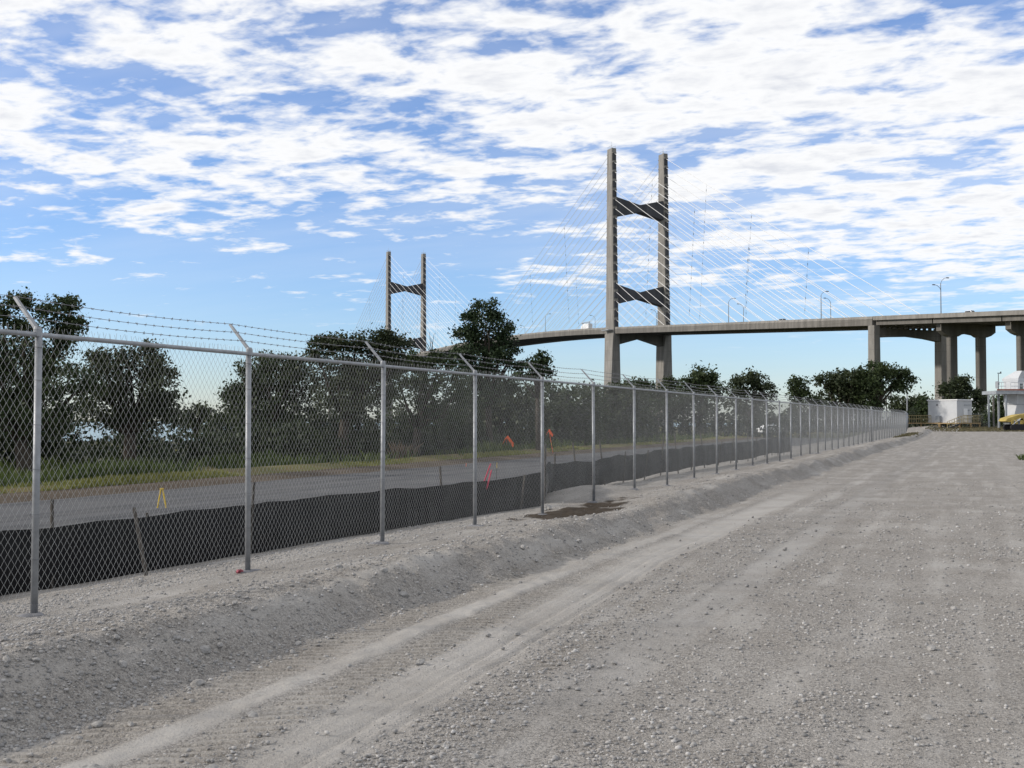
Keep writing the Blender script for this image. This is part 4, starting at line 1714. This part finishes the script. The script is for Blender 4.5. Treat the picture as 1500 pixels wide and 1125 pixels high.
# ---- poles
def pole(name, label, px, ytop, ybot, d, r, mat, arms=(), cat='pole', group=None, square=False):
    base = at(px, ybot, d)
    base.z = min(base.z, .6)
    topz = at(px, ytop, d).z
    o = empty(name, base)
    tag(o, label, cat, group)
    h = topz - base.z
    b = MB()
    if square:
        b.box((0, 0, h / 2), (r * 2, r * 2, h), None, r * .15)
    else:
        b.tube([(0, 0, -.2), (0, 0, h * .5), (0, 0, h)], [r * 1.15, r, r * .8], 8)
    b.build('shaft', mat, o)
    for q, ln, kind in arms:
        b = MB()
        if kind == 'bar':
            b.box((0, 0, h * q), (ln, .10, .12))
            b.build('crossarm', mat, o)
            for sx_ in (-.42, 0.42):
                b = MB(); b.tube([(sx_ * ln, 0, h * q + .05), (sx_ * ln, 0, h * q + .28)], [.07, .05], 6); b.build('insulator', M_GREYM, o)
        else:
            b.box((0, 0, h * q + .1), (ln, .3, .22), None, .04)
            b.build('cap_box', M_GREYM, o)
    return o


pole('utility_pole', 'pale slim pole rising behind the end of the long fence', 1329, 567, 612, 205, .13, M_GALV, ((.97, .5, 'box'),))
pole('utility_pole', 'dark timber pole with crossarm seen through the gap under the leaning oak', 1305.5, 569, 600, 232, .15, M_WOOD, ((.93, 1.6, 'bar'),))
pole('utility_pole', 'shorter dark pole left of the timber pole under the leaning oak', 1298.5, 580, 600, 245, .13, M_WOOD, ((.93, 1.2, 'bar'),))
pole('steel_post', 'left of two grey square posts between shed and plant tower', 1448.5, 578, 612, 176, .11, M_GREYM, (), 'post', 'square posts beside the plant', True)
pole('steel_post', 'right of two grey square posts between shed and plant tower', 1455.5, 579, 612, 178, .11, M_CONC2, (), 'post', 'square posts beside the plant', True)

# ================================================================== TREES AND VEGETATION
def leaf_quads(P, size, r, flat=.0):
    """rhombic leaves at points P; returns verts and faces"""
    n = len(P)
    a = r.normal(size=(n, 3))
    a /= np.linalg.norm(a, axis=1)[:, None]
    b = r.normal(size=(n, 3))
    b -= a * (a * b).sum(1)[:, None]
    b /= np.linalg.norm(b, axis=1)[:, None]
    s = size * (.5 + 1.1 * r.random(n) ** 1.6)[:, None]
    a *= s * .5
    b *= s * .30
    V = np.stack([P - a, P + b + a * .1, P + a, P - b + a * .1], 1).reshape(-1, 3)
    Fq = np.arange(n * 4).reshape(-1, 4)
    return V, Fq


def tree(name, label, d, base_px, lobes, leaf=.2, dens=1.0, mat=None, trunk_r=.28, group='oaks and other trees beyond the fence', cat='tree', seed=0, zb=-.55, clump=.55, limbs=12, twigs=0):
    """lobes: (px, py, rx px, ry px) ellipses of crown at depth d"""
    r = np.random.default_rng(seed + int(d * 10) + int(base_px) + 9000)
    k = d / F
    base = at(base_px, 615, d)
    base.z = zb
    root = empty(name, base)
    tag(root, label, cat, group)
    pts = []
    hubs = []
    more = []
    for lx, ly, rx, ry in lobes:
        for _ in range(3):
            a_ = r.uniform(-.5, math.pi + .5)
            q_ = r.uniform(.22, .40)
            more.append((lx + math.cos(a_) * rx * r.uniform(.72, .98), ly - math.sin(a_) * ry * r.uniform(.72, .98), rx * q_, ry * q_))
    for li, (lx, ly, rx, ry) in enumerate(list(lobes) + more):
        c = at(lx, ly, d)
        c = np.array(c - base)
        R = np.array((rx * k, (rx + ry) * .5 * k * 1.0, ry * k))
        c[1] += r.uniform(-.35, .35) * R[1]
        vol = 4 * np.pi * ((R[0] * R[1] + R[0] * R[2] + R[1] * R[2]) / 3)
        nc = max(9, int(dens * vol / (clump * clump) * .95))
        q = r.normal(size=(nc, 3))
        q /= np.linalg.norm(q, axis=1)[:, None]
        rad = r.uniform(.10, 1.0, nc) ** .5
        rad *= 1 + .16 * np.sin(q[:, 0] * 5 + li) * np.cos(q[:, 2] * 4 + li * 2)
        C = c + q * rad[:, None] * R
        hubs.append(C)
        cs = clump * r.uniform(.45, 1.15, nc)
        per = np.maximum(8, (dens * 52 * (cs / clump) ** 2 * (clump / leaf / 2.7) ** 2)).astype(int)
        ii = np.repeat(np.arange(nc), per)
        g = r.normal(size=(len(ii), 3)) * np.array((.55, .55, .36))
        pts.append(C[ii] + g * cs[ii][:, None])
    P = np.concatenate(pts)
    H = np.concatenate(hubs)
    P = P[P[:, 2] > .15]
    V, Fq = leaf_quads(P, leaf, r)
    put('crown', mesh_np('crown', V, Fq, 4), mat or M_LEAFA, root)
    # trunk and limbs
    b = MB()
    cz = np.average(H[:, 2])
    fork_z = max(.9, H[:, 2].min() * .5 + cz * .22)
    cx = np.average(H[:, 0])
    fork = Vector((cx * .25, 0, fork_z))
    b.tube([(0, 0, -.3), (0.02, 0, .25), Vector((cx * .10, 0, fork_z * .5)), fork], [trunk_r * 1.55, trunk_r * 1.1, trunk_r * .92, trunk_r * .8], 9)
    ids = r.choice(len(H), min(limbs, len(H)), replace=False)
    for i in ids:
        e = Vector(H[i])
        m1 = fork + (e - fork) * .4 + Vector((r.uniform(-.3, .3), r.uniform(-.3, .3), r.uniform(-.1, .5))) * min(2.0, (e - fork).length * .2)
        m2 = fork + (e - fork) * .75 + Vector((r.uniform(-.3, .3), r.uniform(-.3, .3), r.uniform(0, .4))) * min(1.5, (e - fork).length * .15)
        b.tube([fork - Vector((0, 0, .1)), m1, m2, e], [trunk_r * .52, trunk_r * .34, trunk_r * .18, trunk_r * .06], 6)
        for _ in range(2):
            j = r.integers(len(H))
            e2_ = Vector(H[j])
            if (e2_ - m2).length < (e - fork).length * .7:
                b.tube([m2, (m2 + e2_) / 2 + Vector((0, 0, .15)), e2_], [trunk_r * .17, trunk_r * .1, trunk_r * .04], 5)
    for _ in range(twigs):
        e = Vector(H[np.argmax(H[:, 2] - .3 * abs(H[:, 0] - cx))])
        tip = e + Vector((r.uniform(-.6, .6), r.uniform(-.3, .3), r.uniform(.7, 1.5)))
        b.tube([e, (e + tip) / 2 + Vector((r.uniform(-.15, .15), 0, 0)), tip], [.028, .02, .01], 4)
    b.build('trunk', M_BARK, root, smooth=True)
    return root


G1 = 'trees on the verge beyond the road'
tree('oak_tree', 'tallest oak at the far left, open crown rising behind the nearest post', 47, 40,
     [(85, 455, 26, 22), (100, 480, 14, 24), (28, 443, 12, 10), (12, 470, 22, 14), (60, 500, 42, 30), (15, 540, 55, 42), (85, 560, 48, 42), (-60, 545, 70, 70), (30, 610, 80, 40), (-60, 620, 70, 40)], .135, .80, M_LEAFA, .36, G1, seed=1, clump=.42, limbs=18)
tree('oak_tree', 'rounded dark oak left of the open patch of pale sky', 53, 190,
     [(165, 545, 42, 32), (208, 528, 28, 24), (235, 570, 26, 30), (150, 595, 45, 34), (215, 605, 46, 28), (252, 600, 18, 22)], .15, .85, M_LEAFB, .32, G1, seed=2, clump=.48, limbs=16)
tree('bushy_tree', 'small low tree standing in the pale gap between the left oaks', 92, 288,
     [(288, 607, 16, 12), (300, 620, 24, 14), (275, 624, 20, 12)], .24, .8, M_LEAFB, .16, G1, seed=3, clump=.5)
tree('oak_tree', 'broad oak right of the pale gap, left edge of the long tree row', 66, 385,
     [(345, 592, 24, 22), (372, 560, 30, 30), (410, 545, 36, 30), (390, 600, 60, 36), (440, 560, 30, 34)], .17, .85, M_LEAFA, .32, G1, seed=4, clump=.52, limbs=14)
tree('oak_tree', 'bushy oak whose top meets the left leg of the far bridge tower', 64, 500,
     [(475, 512, 22, 16), (505, 505, 28, 17), (540, 500, 30, 16), (572, 505, 22, 18), (490, 545, 44, 28), (550, 535, 44, 26), (520, 580, 60, 34)], .165, .85, M_LEAFB, .34, G1, seed=5, clump=.5, limbs=16)
tree('oak_tree', 'ragged oak below the far bridge tower with bare twigs on top', 70, 608,
     [(592, 528, 18, 16), (640, 532, 22, 15), (615, 558, 36, 24), (660, 560, 30, 26), (600, 595, 48, 34), (652, 600, 44, 30)], .18, .62, M_LEAFA, .28, G1, seed=6, clump=.5, limbs=14, twigs=5)
tree('pine_tree', 'tall dark pine-like tree rising in front of the bridge deck', 82, 717,
     [(712, 456, 20, 14), (700, 470, 22, 13), (730, 474, 22, 14), (684, 489, 18, 12), (745, 496, 12, 10), (715, 492, 28, 16), (690, 515, 26, 12), (732, 516, 26, 14), (712, 528, 32, 14), (752, 534, 13, 8), (676, 528, 14, 9), (700, 545, 30, 8), (690, 562, 26, 12), (735, 565, 26, 14), (712, 580, 34, 16)], .19, .74, M_LEAFP, .26, G1, seed=7, clump=.48, limbs=22)
tree('pine_tree', 'small pine with a lopsided top right of the tall dark tree', 80, 788,
     [(786, 527, 15, 9), (778, 540, 12, 8), (796, 545, 12, 7), (770, 552, 11, 6)], .22, .8, M_LEAFP, .17, G1, seed=8, clump=.42)
tree('bushy_tree', 'dark dense tree low between the tall tree and the small pine', 90, 735,
     [(705, 590, 44, 32), (750, 585, 38, 26), (735, 612, 52, 26), (690, 615, 34, 24)], .27, .8, M_LEAFB, .25, G1, seed=9, clump=.62)
tree('bushy_tree', 'dense low tree right of the small pine behind the fifth post', 100, 820,
     [(800, 585, 38, 24), (845, 590, 36, 26), (825, 612, 54, 24)], .30, .8, M_LEAFA, .25, G1, seed=10, clump=.66)
tree('bushy_tree', 'dense low tree standing before the left leg of the near tower', 112, 895,
     [(880, 588, 34, 24), (915, 585, 32, 26), (900, 612, 52, 22)], .33, .8, M_LEAFB, .25, G1, seed=11, clump=.7)
tree('oak_tree', 'low spreading oak between the legs of the near tower', 150, 945,
     [(930, 568, 22, 14), (952, 572, 22, 13), (945, 592, 40, 22)], .38, .8, M_LEAFA, .3, G1, seed=12, clump=.85)
tree('oak_tree', 'slender tree at the foot of the right leg of the near tower', 156, 982,
     [(980, 570, 13, 15), (990, 590, 28, 20)], .38, .75, M_LEAFB, .25, G1, seed=13, clump=.8)
tree('oak_tree', 'rounded oak just right of the near tower', 152, 1025,
     [(1026, 552, 19, 16), (1010, 568, 18, 14), (1040, 568, 20, 16), (1025, 592, 36, 22)], .36, .85, M_LEAFA, .35, G1, seed=14, clump=.8)
tree('oak_tree', 'oak with sky gaps left of the clear opening in the tree row', 165, 1098,
     [(1090, 556, 15, 14), (1112, 558, 17, 14), (1075, 570, 16, 14), (1126, 575, 14, 14), (1098, 592, 42, 20)], .36, .75, M_LEAFB, .35, G1, seed=15, clump=.8)
G2 = 'trees round the viaduct piers'
tree('oak_tree', 'small oak just right of the clear opening in the tree row', 172, 1175,
     [(1175, 565, 14, 14), (1168, 580, 15, 14), (1180, 598, 26, 18)], .40, .75, M_LEAFA, .3, G2, seed=16, clump=.85, zb=0)
tree('oak_tree', 'wide dark oak before the left anchor pier of the bridge', 178, 1235,
     [(1215, 560, 18, 16), (1245, 562, 26, 20), (1225, 590, 40, 26), (1265, 585, 30, 30)], .42, .95, M_LEAFB, .5, G2, seed=17, clump=.9, zb=0, limbs=16)
tree('oak_tree', 'leaning oak arching to the right over the pale gap by the anchor pier', 176, 1275,
     [(1288, 546, 22, 16), (1308, 545, 20, 13), (1325, 556, 11, 12), (1318, 568, 12, 8), (1272, 560, 24, 22), (1272, 592, 18, 20)], .40, .85, M_LEAFA, .5, G2, seed=18, clump=.85, zb=0, limbs=16)
tree('bushy_tree', 'low round tree right of the arching oak behind the slim pole', 215, 1333,
     [(1322, 592, 16, 14), (1340, 596, 16, 15), (1335, 608, 28, 14)], .48, .9, M_LEAFB, .25, G2, seed=19, clump=1.0, zb=0)
tree('bushy_tree', 'low round tree against the far column left of the shed', 210, 1356,
     [(1355, 595, 12, 12), (1362, 605, 18, 14)], .48, .9, M_LEAFA, .22, G2, seed=20, clump=1.0, zb=0)
tree('oak_tree', 'dark tree with a knobbed top right behind the white shed', 225, 1405,
     [(1405, 562, 13, 9), (1392, 574, 16, 12), (1415, 580, 18, 14), (1432, 585, 12, 11), (1405, 600, 36, 18)], .50, .95, M_LEAFB, .35, G2, seed=21, clump=1.05, zb=0)
tree('bushy_tree', 'bush behind the square posts left of the plant tower', 205, 1464,
     [(1466, 592, 12, 13), (1472, 608, 16, 14), (1455, 612, 12, 12)], .46, .9, M_LEAFA, .2, G2, seed=22, clump=.95, zb=0)


# ---- undergrowth closing the view beneath the crowns
def brush(name, label, spots, leaf, mat, seed, per=70, cat='undergrowth'):
    """spots: (px centre, top py, half width px, depth, z0)"""
    r = np.random.default_rng(seed)
    pts = []
    for px_, top, hw, d, z0 in spots:
        if px_ < 1000:
            d = max(d, 33.5 / (math.sin(TH) + (750 - px_) / F * math.cos(TH)))
        k = d / F
        ztop = at(px_, top, d).z
        n = int(per * (hw * 2 * k) * max(.6, ztop - z0) * (.24 / leaf) ** 2 * 2)
        xx = r.uniform(-1, 1, n)
        prof = (1 - np.abs(xx) ** 3) * (.85 + .55 * vnoise(xx * 3.5 + px_, xx * 0 + d))
        X = at(px_, 615, d).x + xx * hw * k
        Z = z0 + (ztop - z0) * prof * r.random(n) ** .62
        Y = d + r.normal(size=n) * 1.1
        pts.append(np.stack([X, Y, Z], -1))
    P = np.concatenate(pts)
    V, Fq = leaf_quads(P, leaf, r)
    o = put(name, mesh_np(name, V, Fq, 4), mat)
    tag(o, label, cat, kind='stuff')
    return o


sp = []
for px_ in range(-330, 320, 30):
    if 100 < px_ < 158 or 236 < px_ < 268:
        sp.append((px_, 636, 20, 58, -.55))
        sp.append((px_, 648, 24, 52, -.55))
    else:
        sp.append((px_, (588 if px_ < 230 else 622) + (px_ * 7 % 23), 28, 57, -.55))
for px_ in range(322, 690, 26):
    sp.append((px_, 572 + (px_ * 5 % 27), 28, 74, -.55))
    sp.append((px_ + 11, 612 + (px_ * 3 % 17), 26, 62, -.55))
for px_ in range(670, 940, 24):
    sp.append((px_, 572 + (px_ * 5 % 19), 24, 98, -.55))
    sp.append((px_ + 9, 618 + (px_ * 3 % 11), 24, 86, -.55))
brush('undergrowth', 'dark tangled undergrowth beneath the left and middle trees', sp, .25, M_BRUSH, 31, 105)
sp = []
for px_ in range(920, 1180, 24):
    sp.append((px_, (588 + (px_ * 5 % 13)) if not 1112 < px_ < 1146 else 622, 22 if not 1100 < px_ < 1160 else 15, 152, -.5))
for px_ in range(1092, 1172, 16):
    sp.append((px_, 592 + (px_ * 5 % 9), 16, 205, -.5))
for px_ in range(1160, 1340, 22):
    sp.append((px_, 586 + (px_ * 7 % 13) + (14 if 1288 < px_ < 1318 else 0), 20, 192, -.2))
for px_ in range(1350, 1540, 24):
    sp.append((px_, 592 + (px_ * 7 % 11), 22, 238, .2))
brush('thicket', 'dark thicket of bushes at the foot of the far trees', sp, .44, M_BRUSH, 33)


# ---- grass and weeds as blades
def blades(name, label, n, ufun, vlo, vhi, hgt, wd, mat, seed, zf, cat='grass', clumpy=.0):
    r = np.random.default_rng(seed)
    inv = r.uniform(1 / vhi, 1 / vlo, n)
    v = 1 / inv
    u = ufun(r, n, v)
    if clumpy:
        keep = fbm(u * .5, v * .22, 3) > clumpy * (r.random(n) - .55)
        u, v = u[keep], v[keep]
    n = len(u)
    z = zf(u, v)
    ur = road_u(u, v)
    x, y = ur * RV[0] + v * DV[0], ur * RV[1] + v * DV[1]
    h = hgt * r.uniform(.45, 1.3, n) * (1 + .7 * fbm(u * .35 + 4, v * .3, 3))
    a = r.uniform(0, 2 * np.pi, n)
    ww = wd * r.uniform(.6, 1.5, n) * np.clip(v / 30, .8, 2.5)
    lean = r.normal(size=(n, 2)) * .35 * h[:, None]
    B = np.stack([x, y, z - .02], -1)
    s = np.stack([np.cos(a) * ww, np.sin(a) * ww, np.zeros(n)], -1)
    T = B + np.stack([lean[:, 0], lean[:, 1], h], -1)
    Mi = B + np.stack([lean[:, 0] * .35, lean[:, 1] * .35, h * .6], -1)
    V = np.stack([B - s, B + s, Mi + s * .8, T, Mi - s * .8], 1).reshape(-1, 3)
    Fq = np.arange(n * 5).reshape(-1, 5)
    o = put(name, mesh_np(name, V, Fq, 5), mat)
    tag(o, label, cat, kind='stuff')
    return o


blades('weeds', 'tall green weeds on the bank between the road and the trees', 60000, lambda r, n, v: -28.6 - r.random(n) ** 1.3 * 16, 14, 150, .55, .022, M_WEED, 51, verge_z, 'weeds', .35)
blades('grass_strip', 'strip of sunlit yellow-green mown grass along the road', 26000, lambda r, n, v: -27.35 - r.random(n) ** 1.2 * 1.3, 16, 170, .14, .020, M_GRASS, 52, verge_z, 'grass', .25)
blades('dry_weeds', 'patch of dry reddish weeds behind the third fence post', 5200, lambda r, n, v: -28.9 - r.random(n) * 2.4, 54, 64, .8, .022, M_DRY, 53, verge_z, 'weeds', .2)
yz = lambda u, v: yard_z(u, v)


def shed_grass(r, n, v):
    return np.where(r.random(n) < .5, r.uniform(-6, 14, n), r.uniform(-2, 10, n))


blades('yard_grass', 'thin brownish grass round the shed at the far end of the yard', 9000, shed_grass, 156, 205, .15, .03, M_DRYG, 54, yz, 'grass')
blades('grass_tuft', 'small green tuft in the gravel at the right edge', 900, lambda r, n, v: .62 * np.clip(r.normal(size=n), -2, 2) + 3.15, 57.5, 60.5, .22, .012, M_WEED, 55, yz, 'grass')
blades('bank_grass', 'sparse weeds on the end of the gravel bank beside the fence corner', 900, lambda r, n, v: -6.4 + r.normal(size=n) * .4, 112, 135, .14, .02, M_DRYG, 56, yz, 'grass')
